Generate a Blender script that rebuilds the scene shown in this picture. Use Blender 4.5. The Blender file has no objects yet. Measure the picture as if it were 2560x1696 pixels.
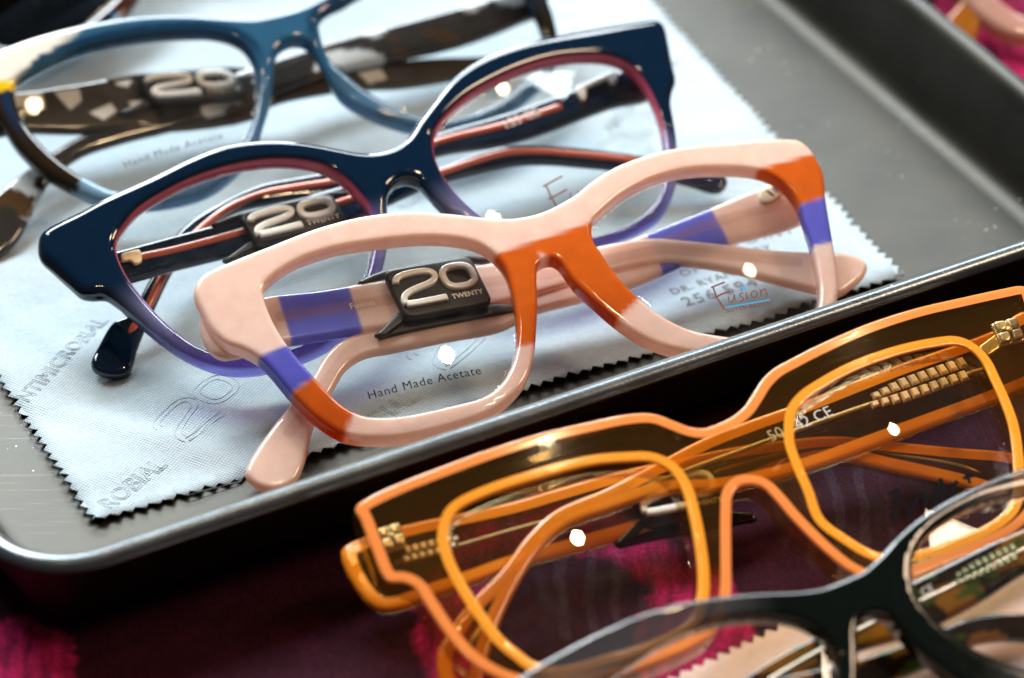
import bpy, bmesh, math, random
import numpy as np
from mathutils import Vector, Matrix
from mathutils.geometry import delaunay_2d_cdt

sc = bpy.context.scene
COL = sc.collection
MM = 0.001
rng = random.Random(7)

# ------------------------------------------------------------------ camera
PW, PH = 2560.0, 1696.0
FPX = 10000.0
TH = math.radians(36.0)
RV = np.array([1.0, 0, 0])
FV = np.array([0, math.cos(TH), -math.sin(TH)])
UV_ = np.array([0, math.sin(TH), math.cos(TH)])


def ray(p):
    p = np.asarray(p, float)
    return FV + ((p[..., 0] - PW / 2) / FPX)[..., None] * RV - ((p[..., 1] - PH / 2) / FPX)[..., None] * UV_


CAM = np.array([-30, 0, 1.5]) - ray(np.array([940.0, 1118.0])) * 840.0     # mm

cam_d = bpy.data.cameras.new('camera')
cam_o = bpy.data.objects.new('camera', cam_d)
COL.objects.link(cam_o)
cam_d.sensor_width = 36.0
cam_d.lens = FPX / PW * 36.0
cam_d.clip_start = 0.05
cam_d.clip_end = 50.0
cam_o.location = Vector(CAM * MM)
cam_o.rotation_euler = (math.pi / 2 - TH, 0, 0)
cam_d.dof.use_dof = True
cam_d.dof.focus_distance = 0.846
cam_d.dof.aperture_fstop = 9.5
sc.camera = cam_o

# ------------------------------------------------------------------ world, lamps, exposure
world = bpy.data.worlds.new('World')
sc.world = world
world.use_nodes = True
bgn = world.node_tree.nodes['Background']
bgn.inputs[0].default_value = (0.62, 0.52, 0.47, 1)
bgn.inputs[1].default_value = 0.10


def aim(o, target):
    d = Vector(target) - o.location
    o.rotation_euler = d.to_track_quat('-Z', 'Y').to_euler()


def area(name, loc, target, sx, sy, power, col):
    l = bpy.data.lights.new(name, 'AREA')
    l.shape = 'RECTANGLE'
    l.size, l.size_y = sx, sy
    l.energy = power
    l.color = col
    o = bpy.data.objects.new(name, l)
    COL.objects.link(o)
    o.location = loc
    aim(o, target)
    return o


area('window_light', (-0.55, 0.86, 1.18), (0, 0.05, 0), 0.8, 0.55, 30.0, (0.86, 0.95, 1.0))
area('back_window', (-0.30, 1.6, 0.62), (0, 0.05, 0), 0.7, 0.32, 20.0, (0.84, 0.95, 1.0))
area('rim_highlight_panel', (0.0, 1.15, 1.06), (0, 0.03, 0), 1.2, 0.32, 24.0, (0.86, 0.95, 1.0))  # added panel, placed behind so that the tray rim catches a highlight
area('shop_light', (0.95, 0.1, 1.1), (0.05, 0, 0), 0.3, 0.3, 6.5, (1.0, 0.72, 0.50))


def bulb(name, loc, power, rad, col=(1.0, 0.72, 0.42)):
    l = bpy.data.lights.new(name, 'POINT')
    l.energy = power
    l.shadow_soft_size = rad
    l.color = col
    o = bpy.data.objects.new(name, l)
    COL.objects.link(o)
    o.location = loc
    return o


bulb('pendant_bulb', (0.16, 0.13, 0.86), 2.0, 0.018)
bulb('pendant_bulb', (-0.42, 0.30, 0.95), 2.0, 0.018)
bulb('pendant_bulb', (0.62, 0.48, 1.0), 1.6, 0.015)
bulb('pendant_bulb', (-0.15, -0.25, 1.05), 1.2, 0.014)

sc.view_settings.view_transform = 'Standard'
sc.view_settings.look = 'None'
sc.view_settings.exposure = 0.2
sc.view_settings.gamma = 1.0
sc.view_settings.use_curve_mapping = False
sc.cycles.max_bounces = 14
sc.cycles.transparent_max_bounces = 40
sc.cycles.caustics_refractive = False
sc.cycles.caustics_reflective = False


# ------------------------------------------------------------------ small helpers
def lin(r, g, b):
    return tuple((c / 255 / 12.92) if c / 255 <= 0.04045 else ((c / 255 + 0.055) / 1.055) ** 2.4 for c in (r, g, b))


def nodes(name):
    m = bpy.data.materials.new(name)
    m.use_nodes = True
    nt = m.node_tree
    nt.nodes.clear()
    out = nt.nodes.new('ShaderNodeOutputMaterial')
    return m, nt, out


def N(nt, typ, **kw):
    n = nt.nodes.new(typ)
    for k, v in kw.items():
        if k.startswith('_'):
            setattr(n, k[1:], v)
        else:
            n.inputs[k].default_value = v
    return n


def principled(name, col, rough=0.4, metal=0.0, **kw):
    m, nt, out = nodes(name)
    p = N(nt, 'ShaderNodeBsdfPrincipled', **{'Base Color': (*col, 1), 'Roughness': rough, 'Metallic': metal})
    for k, v in kw.items():
        p.inputs[k].default_value = v
    nt.links.new(p.outputs[0], out.inputs[0])
    return m


def gz(p, z=0.0):
    """point of the table level z (mm) seen at photo position p"""
    d = ray(np.asarray(p, float))
    t = (z - CAM[2]) / d[..., 2]
    return CAM + d * t[..., None]


def tag(o, label=None, cat=None, group=None, kind=None):
    if label: o['label'] = label
    if cat: o['category'] = cat
    if group: o['group'] = group
    if kind: o['kind'] = kind
    return o


def empty(name, loc):
    o = bpy.data.objects.new(name, None)
    o.empty_display_size = 0.01
    COL.objects.link(o)
    o.location = Vector(np.asarray(loc) * MM)
    return o


def mesh_obj(name, V, Fc, mat, parent=None, smooth=True, attrs=None):
    """V in world mm"""
    me = bpy.data.meshes.new(name)
    o = bpy.data.objects.new(name, me)
    COL.objects.link(o)
    V = np.asarray(V, float) * MM
    base = Vector((0, 0, 0))
    if parent is not None:
        q = parent
        while q is not None:
            base = base + q.location
            q = q.parent
        o.parent = parent
    else:
        c = V.mean(0)
        c[2] = V[:, 2].min()
        base = Vector(c)
        o.location = base
    V = V - np.array(base)
    me.from_pydata(V.tolist(), [], [list(map(int, f)) for f in Fc])
    if attrs:
        for k, a in attrs.items():
            a = np.asarray(a, np.float32)
            if a.ndim == 2:
                at = me.attributes.new(k, 'FLOAT_COLOR', 'POINT')
                at.data.foreach_set('color', np.c_[a, np.ones(len(a))].astype(np.float32).ravel())
            else:
                at = me.attributes.new(k, 'FLOAT', 'POINT')
                at.data.foreach_set('value', a)
    me.update()
    if smooth:
        me.polygons.foreach_set('use_smooth', [True] * len(me.polygons))
    if mat is not None:
        me.materials.append(mat)
    return o


def catmull(P, closed=True, sub=8):
    P = np.asarray(P, float)
    n = len(P)
    out = []
    rngi = range(n) if closed else range(n - 1)
    for i in rngi:
        if closed:
            p0, p1, p2, p3 = P[i - 1], P[i], P[(i + 1) % n], P[(i + 2) % n]
        else:
            p0, p1, p2, p3 = P[max(i - 1, 0)], P[i], P[i + 1], P[min(i + 2, n - 1)]
        # centripetal parametrisation keeps corners free of loops
        a = lambda u, v: max(np.linalg.norm(v - u), 1e-6) ** 0.5
        t0 = 0; t1 = t0 + a(p0, p1); t2 = t1 + a(p1, p2); t3 = t2 + a(p2, p3)
        if np.allclose(p0, p1): t1 = t0 + 1e-3; t2 = t1 + a(p1, p2); t3 = t2 + a(p2, p3)
        if np.allclose(p2, p3): t3 = t2 + 1e-3
        for s in range(sub):
            t = t1 + (t2 - t1) * s / sub
            A1 = (t1 - t) / (t1 - t0) * p0 + (t - t0) / (t1 - t0) * p1
            A2 = (t2 - t) / (t2 - t1) * p1 + (t - t1) / (t2 - t1) * p2
            A3 = (t3 - t) / (t3 - t2) * p2 + (t - t2) / (t3 - t2) * p3
            B1 = (t2 - t) / (t2 - t0) * A1 + (t - t0) / (t2 - t0) * A2
            B2 = (t3 - t) / (t3 - t1) * A2 + (t - t1) / (t3 - t1) * A3
            out.append((t2 - t) / (t2 - t1) * B1 + (t - t1) / (t2 - t1) * B2)
    if not closed:
        out.append(P[-1])
    return np.array(out)


def resample(P, step, closed=True):
    P = np.asarray(P, float)
    if closed:
        P = np.vstack([P, P[:1]])
    s = np.r_[0, np.cumsum(np.linalg.norm(np.diff(P, axis=0), axis=1))]
    n = max(int(round(s[-1] / step)), 4)
    q = np.linspace(0, s[-1], n + 1)
    if closed:
        q = q[:-1]
    return np.stack([np.interp(q, s, P[:, i]) for i in range(P.shape[1])], 1)


def inpoly(Q, P):
    Q = np.asarray(Q, float)
    x, y = Q[:, 0], Q[:, 1]
    r = np.zeros(len(Q), bool)
    for i in range(len(P)):
        x1, y1 = P[i - 1]
        x2, y2 = P[i]
        c = ((y1 > y) != (y2 > y))
        if not c.any(): continue
        xi = (x2 - x1) * (y - y1) / ((y2 - y1) if y2 != y1 else 1e-12) + x1
        r ^= c & (x < xi)
    return r


def pdist(Q, P):
    """distance of points Q to closed polyline P"""
    Q = np.asarray(Q, float)
    best = np.full(len(Q), 1e9)
    A = P
    B = np.roll(P, -1, axis=0)
    AB = B - A
    L2 = (AB ** 2).sum(1) + 1e-12
    for i in range(0, len(Q), 2000):
        q = Q[i:i + 2000]
        t = (((q[:, None] - A[None]) * AB[None]).sum(2) / L2[None]).clip(0, 1)
        d = q[:, None] - (A[None] + t[..., None] * AB[None])
        best[i:i + 2000] = np.sqrt((d ** 2).sum(2)).min(1)
    return best


def sdist(Q, P):
    d = pdist(Q, P)
    return np.where(inpoly(Q, P), d, -d)


def sstep(a, b, x):
    t = np.clip((np.asarray(x, float) - a) / (b - a), 0, 1)
    return t * t * (3 - 2 * t)


class Plane:
    """a leaning sheet: u to the right, v up the sheet, n towards the front; k = face curve"""

    def __init__(self, P0, u, v, k=0.0, uc=0.0):
        self.P0, self.u, self.v, self.k, self.uc = np.array(P0, float), np.array(u), np.array(v), k, uc
        self.n = np.cross(self.u, self.v)

    def unp(self, px, w=0.0):
        px = np.atleast_2d(np.asarray(px, float))
        d = ray(px)
        off = np.full(len(px), float(w))
        for _ in range(8):
            t = ((self.P0 - CAM) @ self.n + off) / (d @ self.n)
            X = CAM + d * t[:, None]
            uu = (X - self.P0) @ self.u
            off = w - self.k * (uu - self.uc) ** 2
        return np.stack([uu, (X - self.P0) @ self.v], 1)

    def pt(self, q, w=0.0):
        q = np.atleast_2d(np.asarray(q, float))
        ww = np.asarray(w, float) - self.k * (q[:, 0] - self.uc) ** 2
        return self.P0 + q[:, :1] * self.u + q[:, 1:2] * self.v + ww[:, None] * self.n


def leaning(base_px, psi, lam, zg, k=0.0, uc_px=None):
    psi, lam = math.radians(psi), math.radians(lam)
    u = np.array([math.cos(psi), math.sin(psi), 0])
    h = np.array([-math.sin(psi), math.cos(psi), 0])
    v = math.cos(lam) * np.array([0, 0, 1.0]) + math.sin(lam) * h
    P = Plane(gz(np.array(base_px, float), zg), u, v, 0.0)
    if uc_px is not None:
        P.uc = P.unp(uc_px)[0, 0]
        P.k = k
    return P


def cdt_fill(loops, interior, extra_edges=None):
    """triangulate region bounded by loops[0] minus loops[1:]"""
    verts = np.vstack(loops + ([interior] if len(interior) else []))
    edges = []
    o = 0
    for L in loops:
        n = len(L)
        edges += [(o + i, o + (i + 1) % n) for i in range(n)]
        o += n
    nb = o
    if extra_edges:
        edges += [(a + nb, b + nb) for a, b in extra_edges]
    r = delaunay_2d_cdt([Vector((float(a), float(b))) for a, b in verts], edges, [], 0, 1e-7)
    V = np.array([(v.x, v.y) for v in r[0]])
    T = np.array([t for t in r[2]])
    cen = V[T].mean(1)
    ok = inpoly(cen, loops[0])
    for L in loops[1:]:
        ok &= ~inpoly(cen, L)
    T = T[ok]
    a, b, c = V[T[:, 0]], V[T[:, 1]], V[T[:, 2]]
    ar = (b[:, 0] - a[:, 0]) * (c[:, 1] - a[:, 1]) - (b[:, 1] - a[:, 1]) * (c[:, 0] - a[:, 0])
    T = T[np.abs(ar) > 1e-7]
    ar = ar[np.abs(ar) > 1e-7]
    T[ar < 0] = T[ar < 0][:, ::-1]
    used = np.unique(T)
    mp = -np.ones(len(V), int)
    mp[used] = np.arange(len(used))
    return V[used], mp[T]


def inset_ring(L, d, loops, step):
    """points d inside the boundary L (for rounded edges)"""
    t = np.roll(L, -1, 0) - np.roll(L, 1, 0)
    t /= np.linalg.norm(t, axis=1)[:, None] + 1e-9
    nrm = np.stack([-t[:, 1], t[:, 0]], 1)
    area2 = (L[:, 0] * np.roll(L[:, 1], -1) - np.roll(L[:, 0], -1) * L[:, 1]).sum()
    if area2 < 0: nrm = -nrm
    return nrm


def plate_shape(loops, T, r, step=1.1, bstep=0.75, rings=(0.12, 0.45, 1.0), seam=None):
    """rounded plate: returns verts2d, height(+/-), triangles, wall quads, d"""
    loops = [resample(L, bstep) for L in loops]
    B = loops
    inner = []
    ex = []
    cnt = 0
    rr = [q * r for q in rings] + ([seam] if seam else [])
    for li, L in enumerate(B):
        nrm = inset_ring(L, 0, B, step)
        if li > 0: nrm = -nrm
        for d in rr:
            P = L + nrm * d
            dm = np.min([pdist(P, q) for q in B], axis=0)
            ok = inpoly(P, B[0]) & (dm > d * 0.97)
            for q in B[1:]: ok &= ~inpoly(P, q)
            if seam and d == seam:
                idx = -np.ones(len(P), int)
                idx[ok] = cnt + np.arange(ok.sum())
                for i in range(len(P)):
                    j = (i + 1) % len(P)
                    if ok[i] and ok[j] and np.linalg.norm(P[i] - P[j]) < 3 * bstep: ex.append((idx[i], idx[j]))
            inner.append(P[ok])
            cnt += ok.sum()
    mn, mx = B[0].min(0), B[0].max(0)
    gx, gy = np.meshgrid(np.arange(mn[0], mx[0], step), np.arange(mn[1], mx[1], step * 0.87))
    gx[::2] += step / 2
    G = np.stack([gx.ravel(), gy.ravel()], 1)
    ok = inpoly(G, B[0])
    for q in B[1:]: ok &= ~inpoly(G, q)
    G = G[ok]
    if len(G):
        dm = np.min([pdist(G, q) for q in B], axis=0)
        ok = (dm > r * 1.25)
        if seam: ok &= np.abs(dm - seam) > 0.4 * step
        G = G[ok]
    I = np.vstack(inner + [G]) if len(G) else np.vstack(inner)
    V, Tr = cdt_fill(B, I, ex)
    ds = np.stack([pdist(V, q) for q in B], 1)
    d = ds.min(1)
    d[d < 1e-4] = 0
    x = np.clip(d / r, 0, 1)
    h = T / 2 - r + r * np.sqrt(np.clip(1 - (1 - x) ** 2, 0, 1))
    # boundary edges
    E = {}
    for t in Tr:
        for a, b in ((t[0], t[1]), (t[1], t[2]), (t[2], t[0])):
            E[(a, b)] = 1
    bnd = [(a, b) for (a, b) in E if (b, a) not in E]
    return V, h, Tr, bnd, d, ds


def plate(name, pl, loops, T, r, w0, mat, parent, colf=None, clearf=None, wfun=None, **kw):
    V, h, Tr, bnd, d, ds = plate_shape(loops, T, r, **kw)
    n = len(V)
    w = w0 + (wfun(V) if wfun else 0)
    X = np.vstack([pl.pt(V, w + h), pl.pt(V, w - h)])
    F = [tuple(t) for t in Tr] + [(t[0] + n, t[2] + n, t[1] + n) for t in Tr]
    F += [(b, a, a + n, b + n) for a, b in bnd]
    at = {}
    if colf is not None:
        c = colf(V, d, ds)
        at['Col'] = np.vstack([c, c])
    if clearf is not None:
        c = clearf(V, d, ds)
        at['Clear'] = np.r_[c, c]
    return mesh_obj(name, X, F, mat, parent, True, at)


def tube(P, rad, closed=False, seg=8):
    P = np.asarray(P, float)
    n = len(P)
    rad = np.broadcast_to(np.asarray(rad, float), (n,))
    t = np.roll(P, -1, 0) - np.roll(P, 1, 0)
    if not closed:
        t[0] = P[1] - P[0]
        t[-1] = P[-1] - P[-2]
    t /= np.linalg.norm(t, axis=1)[:, None] + 1e-12
    ref = np.array([0.13, -0.3, 0.95])
    a = np.cross(t, ref)
    a /= np.linalg.norm(a, axis=1)[:, None] + 1e-12
    b = np.cross(a, t)
    V = []
    for j in range(seg):
        an = 2 * math.pi * j / seg
        V.append(P + rad[:, None] * (math.cos(an) * a + math.sin(an) * b))
    V = np.stack(V, 1).reshape(-1, 3)
    F = []
    m = n if closed else n - 1
    for i in range(m):
        i2 = (i + 1) % n
        for j in range(seg):
            j2 = (j + 1) % seg
            F.append((i * seg + j, i2 * seg + j, i2 * seg + j2, i * seg + j2))
    if not closed:
        F.append(tuple(range(seg)))
        F.append(tuple((n - 1) * seg + j for j in reversed(range(seg))))
    return V, F


def join(parts):
    V, F, o = [], [], 0
    for v, f in parts:
        V.append(v)
        F += [tuple(i + o for i in q) for q in f]
        o += len(v)
    return np.vstack(V), F


def text2d(s, bold=0.0, spacing=1.0, outline=False):
    """mesh of a line of lettering, baseline on y=0, width along x, cap height about 0.7"""
    cu = bpy.data.curves.new('txt', 'FONT')
    cu.body = s
    cu.size = 1.0
    cu.space_character = spacing
    cu.offset = bold
    cu.resolution_u = 3
    if outline:
        cu.fill_mode = 'NONE'
    o = bpy.data.objects.new('txt', cu)
    COL.objects.link(o)
    dg = bpy.context.evaluated_depsgraph_get()
    dg.update()
    ev = o.evaluated_get(dg)
    me = ev.to_mesh()
    V = np.array([v.co[:] for v in me.vertices])[:, :2]
    F = [tuple(p.vertices) for p in me.polygons]
    Ed = [tuple(e.vertices) for e in me.edges]
    ev.to_mesh_clear()
    bpy.data.objects.remove(o)
    bpy.data.curves.remove(cu)
    return V, F, Ed


def text_map(s, a, b, up=1.0, **kw):
    """lettering fitted along a->b (2D), letters to the left of the direction"""
    V, F, Ed = text2d(s, **kw)
    x0, x1 = V[:, 0].min(), V[:, 0].max()
    a, b = np.asarray(a, float), np.asarray(b, float)
    ex = (b - a) / (x1 - x0)
    ey = np.array([-ex[1], ex[0]]) * up
    return a + (V[:, :1] - x0) * ex + V[:, 1:2] * ey, F, Ed


# ------------------------------------------------------------------ materials
def schlick(nt, f0=0.04):
    """view-angle reflectance of a polished surface, the same on both faces of a thin shell"""
    L = nt.links.new
    g = N(nt, 'ShaderNodeNewGeometry')
    d = N(nt, 'ShaderNodeVectorMath', _operation='DOT_PRODUCT')
    L(g.outputs['Normal'], d.inputs[0]); L(g.outputs['Incoming'], d.inputs[1])
    a = N(nt, 'ShaderNodeMath', _operation='ABSOLUTE')
    L(d.outputs['Value'], a.inputs[0])
    i = N(nt, 'ShaderNodeMath', _operation='SUBTRACT', _use_clamp=True)
    i.inputs[0].default_value = 1.0
    L(a.outputs[0], i.inputs[1])
    p = N(nt, 'ShaderNodeMath', _operation='POWER')
    L(i.outputs[0], p.inputs[0]); p.inputs[1].default_value = 5.0
    m = N(nt, 'ShaderNodeMath', _operation='MULTIPLY_ADD')
    L(p.outputs[0], m.inputs[0]); m.inputs[1].default_value = 1 - f0; m.inputs[2].default_value = f0
    return m


def acetate(name, rough=0.1, sss=0.25, clear_tint=None, trans=0.0):
    m, nt, out = nodes(name)
    L = nt.links.new
    at = N(nt, 'ShaderNodeAttribute', _attribute_name='Col')
    cl = N(nt, 'ShaderNodeAttribute', _attribute_name='Clear')
    col = at.outputs['Color']
    tc = N(nt, 'ShaderNodeTexCoord')
    # cloudy depth of the acetate and faint handling marks in the polish
    nz = N(nt, 'ShaderNodeTexNoise', Scale=260.0, Detail=5.0)
    L(tc.outputs['Object'], nz.inputs['Vector'])
    mx = N(nt, 'ShaderNodeMix', _data_type='RGBA', _blend_type='MULTIPLY')
    rm = N(nt, 'ShaderNodeMapRange')
    rm.inputs['To Min'].default_value = 0.80
    rm.inputs['To Max'].default_value = 1.08
    L(nz.outputs[0], rm.inputs[0])
    mx.inputs[0].default_value = 1.0
    L(col, mx.inputs[6])
    L(rm.outputs[0], mx.inputs[7])
    p = N(nt, 'ShaderNodeBsdfPrincipled', Roughness=rough)
    p.inputs['IOR'].default_value = 1.49
    p.inputs['Subsurface Weight'].default_value = sss
    p.inputs['Subsurface Radius'].default_value = (1.0, 0.55, 0.4)
    p.inputs['Subsurface Scale'].default_value = 0.003
    p.inputs['Coat Weight'].default_value = 0.25
    p.inputs['Coat Roughness'].default_value = 0.04
    L(mx.outputs[2], p.inputs['Base Color'])
    nr = N(nt, 'ShaderNodeTexNoise', Scale=900.0, Detail=3.0)
    L(tc.outputs['Object'], nr.inputs['Vector'])
    rr = N(nt, 'ShaderNodeMapRange')
    rr.inputs['From Min'].default_value = 0.35
    rr.inputs['From Max'].default_value = 0.75
    rr.inputs['To Min'].default_value = rough * 0.6
    rr.inputs['To Max'].default_value = rough * 1.8
    L(nr.outputs[0], rr.inputs[0])
    L(rr.outputs[0], p.inputs['Roughness'])
    body = p
    if trans > 0:
        # milky sheet: part of the light passes through from behind
        tl = N(nt, 'ShaderNodeBsdfTranslucent')
        L(mx.outputs[2], tl.inputs[0])
        mt = N(nt, 'ShaderNodeMixShader')
        mt.inputs[0].default_value = trans
        L(p.outputs[0], mt.inputs[1]); L(tl.outputs[0], mt.inputs[2])
        body = mt
    tr = N(nt, 'ShaderNodeBsdfTransparent')
    if clear_tint: tr.inputs[0].default_value = (*clear_tint, 1)
    else: L(col, tr.inputs[0])
    gl = N(nt, 'ShaderNodeBsdfGlossy', Roughness=0.05)
    fr = schlick(nt)
    m1 = N(nt, 'ShaderNodeMixShader')
    L(fr.outputs[0], m1.inputs[0]); L(tr.outputs[0], m1.inputs[1]); L(gl.outputs[0], m1.inputs[2])
    m2 = N(nt, 'ShaderNodeMixShader')
    L(cl.outputs['Fac'], m2.inputs[0]); L(body.outputs[0], m2.inputs[1]); L(m1.outputs[0], m2.inputs[2])
    L(m2.outputs[0], out.inputs[0])
    return m


def clear_plastic(name, tint, rough=0.03, body=0.0, bodycol=(1, 1, 1)):
    m, nt, out = nodes(name)
    L = nt.links.new
    tr = N(nt, 'ShaderNodeBsdfTransparent')
    tr.inputs[0].default_value = (*tint, 1)
    gl = N(nt, 'ShaderNodeBsdfGlossy', Roughness=rough)
    fr = schlick(nt)
    m1 = N(nt, 'ShaderNodeMixShader')
    L(fr.outputs[0], m1.inputs[0]); L(tr.outputs[0], m1.inputs[1]); L(gl.outputs[0], m1.inputs[2])
    last = m1
    if body > 0:
        p = N(nt, 'ShaderNodeBsdfPrincipled', Roughness=0.1)
        p.inputs['Base Color'].default_value = (*bodycol, 1)
        m2 = N(nt, 'ShaderNodeMixShader')
        m2.inputs[0].default_value = body
        L(m1.outputs[0], m2.inputs[1]); L(p.outputs[0], m2.inputs[2])
        last = m2
    L(last.outputs[0], out.inputs[0])
    return m


M_ACE = acetate('polished_acetate', rough=0.09, sss=0.3, trans=0.28)
M_NAVY = acetate('navy_acetate', rough=0.06, sss=0.0)
M_TORT = acetate('tortoise_acetate', rough=0.09, sss=0.0)
M_LENS_DARK = clear_plastic('dark_tinted_lens', (0.16, 0.18, 0.20), 0.0)


def mat_lens():
    """thin demo lens: clear, faintly coated, with a breath of dust and wiping marks"""
    m, nt, out = nodes('demo_lens')
    L = nt.links.new
    tr = N(nt, 'ShaderNodeBsdfTransparent')
    tr.inputs[0].default_value = (0.985, 0.985, 0.98, 1)
    gl = N(nt, 'ShaderNodeBsdfGlossy', Roughness=0.0)
    gl.inputs[0].default_value = (0.93, 0.97, 1.0, 1)
    fr = schlick(nt)
    m1 = N(nt, 'ShaderNodeMixShader')
    L(fr.outputs[0], m1.inputs[0]); L(tr.outputs[0], m1.inputs[1]); L(gl.outputs[0], m1.inputs[2])
    tc = N(nt, 'ShaderNodeTexCoord')
    vo = N(nt, 'ShaderNodeTexVoronoi', Scale=700.0)
    L(tc.outputs['Object'], vo.inputs['Vector'])
    sp = N(nt, 'ShaderNodeMapRange')
    sp.inputs['From Min'].default_value = 0.09
    sp.inputs['From Max'].default_value = 0.05
    sp.inputs['To Max'].default_value = 0.5
    L(vo.outputs['Distance'], sp.inputs[0])
    nz = N(nt, 'ShaderNodeTexNoise', Scale=90.0, Detail=6.0, Distortion=1.5)
    L(tc.outputs['Object'], nz.inputs['Vector'])
    sm = N(nt, 'ShaderNodeMapRange')
    sm.inputs['From Min'].default_value = 0.45
    sm.inputs['From Max'].default_value = 0.8
    sm.inputs['To Max'].default_value = 0.007
    L(nz.outputs[0], sm.inputs[0])
    ad = N(nt, 'ShaderNodeMath', _operation='MULTIPLY_ADD')
    L(sp.outputs[0], ad.inputs[0]); L(sm.outputs[0], ad.inputs[1]); L(sm.outputs[0], ad.inputs[2])
    df = N(nt, 'ShaderNodeBsdfDiffuse')
    df.inputs[0].default_value = (0.8, 0.8, 0.78, 1)
    m2 = N(nt, 'ShaderNodeMixShader')
    L(ad.outputs[0], m2.inputs[0]); L(m1.outputs[0], m2.inputs[1]); L(df.outputs[0], m2.inputs[2])
    L(m2.outputs[0], out.inputs[0])
    return m


M_LENS = mat_lens()
M_AMBER = clear_plastic('amber_clear_acetate', (0.86, 0.76, 0.54), 0.03, 0.05, lin(150, 104, 36))
M_ORANGE = principled('orange_acetate', lin(244, 142, 72), 0.12, 0, **{'Coat Weight': 0.3, 'Subsurface Weight': 0.2, 'Subsurface Scale': 0.002})
M_ORANGE3 = principled('yellow_orange_acetate', lin(250, 156, 46), 0.12, 0, **{'Coat Weight': 0.3, 'Subsurface Weight': 0.2, 'Subsurface Scale': 0.002})
M_ORANGE2 = clear_plastic('amber_orange_edge', (0.98, 0.60, 0.18), 0.05, 0.74, lin(246, 138, 30))
M_BLACK = principled('black_rubber', lin(26, 25, 25), 0.38)
M_SMOKE = clear_plastic('smoked_plastic', (0.16, 0.13, 0.10), 0.08, 0.25, lin(30, 24, 18))
M_CHROME = principled('chrome', (0.97, 0.95, 0.88), 0.24, 0.12)
M_GOLD = principled('pale_gold_metal', lin(250, 218, 172), 0.35, 0.3)
M_STEEL = principled('steel_wire', lin(222, 204, 180), 0.28, 0.5)
M_CREAM = principled('cream_hinge', lin(245, 238, 205), 0.25)
M_INK = principled('black_ink', lin(20, 20, 24), 0.9, 0, **{'Specular IOR Level': 0.05})
M_INKGREY = principled('grey_ink', lin(84, 80, 84), 0.6)
M_INKBROWN = principled('brown_ink', lin(98, 42, 22), 0.5)
M_INKBLUE = principled('blue_ink', lin(28, 150, 205), 0.5)
M_WHITEINK = principled('white_ink', lin(225, 215, 205), 0.5)
M_CORERED = principled('copper_core', lin(196, 92, 66), 0.22, 0, **{'Coat Weight': 0.5})


def mat_tray(name='dark_brushed_metal', r0=0.40, r1=0.54, ca=(41, 39, 34), cb=(57, 53, 46)):
    m, nt, out = nodes(name)
    L = nt.links.new
    tc = N(nt, 'ShaderNodeTexCoord')
    p = N(nt, 'ShaderNodeBsdfPrincipled', Metallic=0.75)
    nz = N(nt, 'ShaderNodeTexNoise', Scale=60.0, Detail=8.0, Roughness=0.65)
    L(tc.outputs['Object'], nz.inputs['Vector'])
    cr = N(nt, 'ShaderNodeValToRGB')
    cr.color_ramp.elements[0].position = 0.3
    cr.color_ramp.elements[1].position = 0.75
    cr.color_ramp.elements[0].color = (*lin(*ca), 1)
    cr.color_ramp.elements[1].color = (*lin(*cb), 1)
    L(nz.outputs[0], cr.inputs[0])
    # dust specks
    vo = N(nt, 'ShaderNodeTexVoronoi', Scale=420.0)
    L(tc.outputs['Object'], vo.inputs['Vector'])
    n2 = N(nt, 'ShaderNodeTexNoise', Scale=45.0, Detail=3.0)
    L(tc.outputs['Object'], n2.inputs['Vector'])
    lt = N(nt, 'ShaderNodeMapRange')
    lt.inputs['From Min'].default_value = 0.10
    lt.inputs['From Max'].default_value = 0.05
    L(vo.outputs['Distance'], lt.inputs[0])
    ga = N(nt, 'ShaderNodeMapRange')
    ga.inputs['From Min'].default_value = 0.5
    ga.inputs['From Max'].default_value = 0.62
    L(n2.outputs[0], ga.inputs[0])
    mu = N(nt, 'ShaderNodeMath', _operation='MULTIPLY')
    L(lt.outputs[0], mu.inputs[0]); L(ga.outputs[0], mu.inputs[1])
    mx = N(nt, 'ShaderNodeMix', _data_type='RGBA')
    L(mu.outputs[0], mx.inputs[0]); L(cr.outputs[0], mx.inputs[6])
    mx.inputs[7].default_value = (*lin(205, 205, 200), 1)
    L(mx.outputs[2], p.inputs['Base Color'])
    n3 = N(nt, 'ShaderNodeTexNoise', Scale=1600.0, Detail=2.0)
    L(tc.outputs['Object'], n3.inputs['Vector'])
    r = N(nt, 'ShaderNodeMapRange')
    r.inputs['To Min'].default_value = r0
    r.inputs['To Max'].default_value = r1
    L(nz.outputs[0], r.inputs[0])
    ms = N(nt, 'ShaderNodeMapping')
    ms.inputs['Rotation'].default_value = (0, 0, -math.radians(34))
    ms.inputs['Scale'].default_value = (40, 1400, 40)
    L(tc.outputs['Object'], ms.inputs['Vector'])
    n4 = N(nt, 'ShaderNodeTexNoise', Scale=1.0, Detail=3.0)
    L(ms.outputs[0], n4.inputs['Vector'])
    sr = N(nt, 'ShaderNodeMapRange')
    sr.inputs['From Min'].default_value = 0.62
    sr.inputs['From Max'].default_value = 0.72
    sr.inputs['To Max'].default_value = -0.14
    L(n4.outputs[0], sr.inputs[0])
    rs = N(nt, 'ShaderNodeMath', _operation='ADD')
    L(r.outputs[0], rs.inputs[0]); L(sr.outputs[0], rs.inputs[1])
    L(rs.outputs[0], p.inputs['Roughness'])
    b = N(nt, 'ShaderNodeBump', Strength=0.12, Distance=0.0002)
    L(n3.outputs[0], b.inputs['Height'])
    L(b.outputs[0], p.inputs['Normal'])
    L(p.outputs[0], out.inputs[0])
    return m


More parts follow.
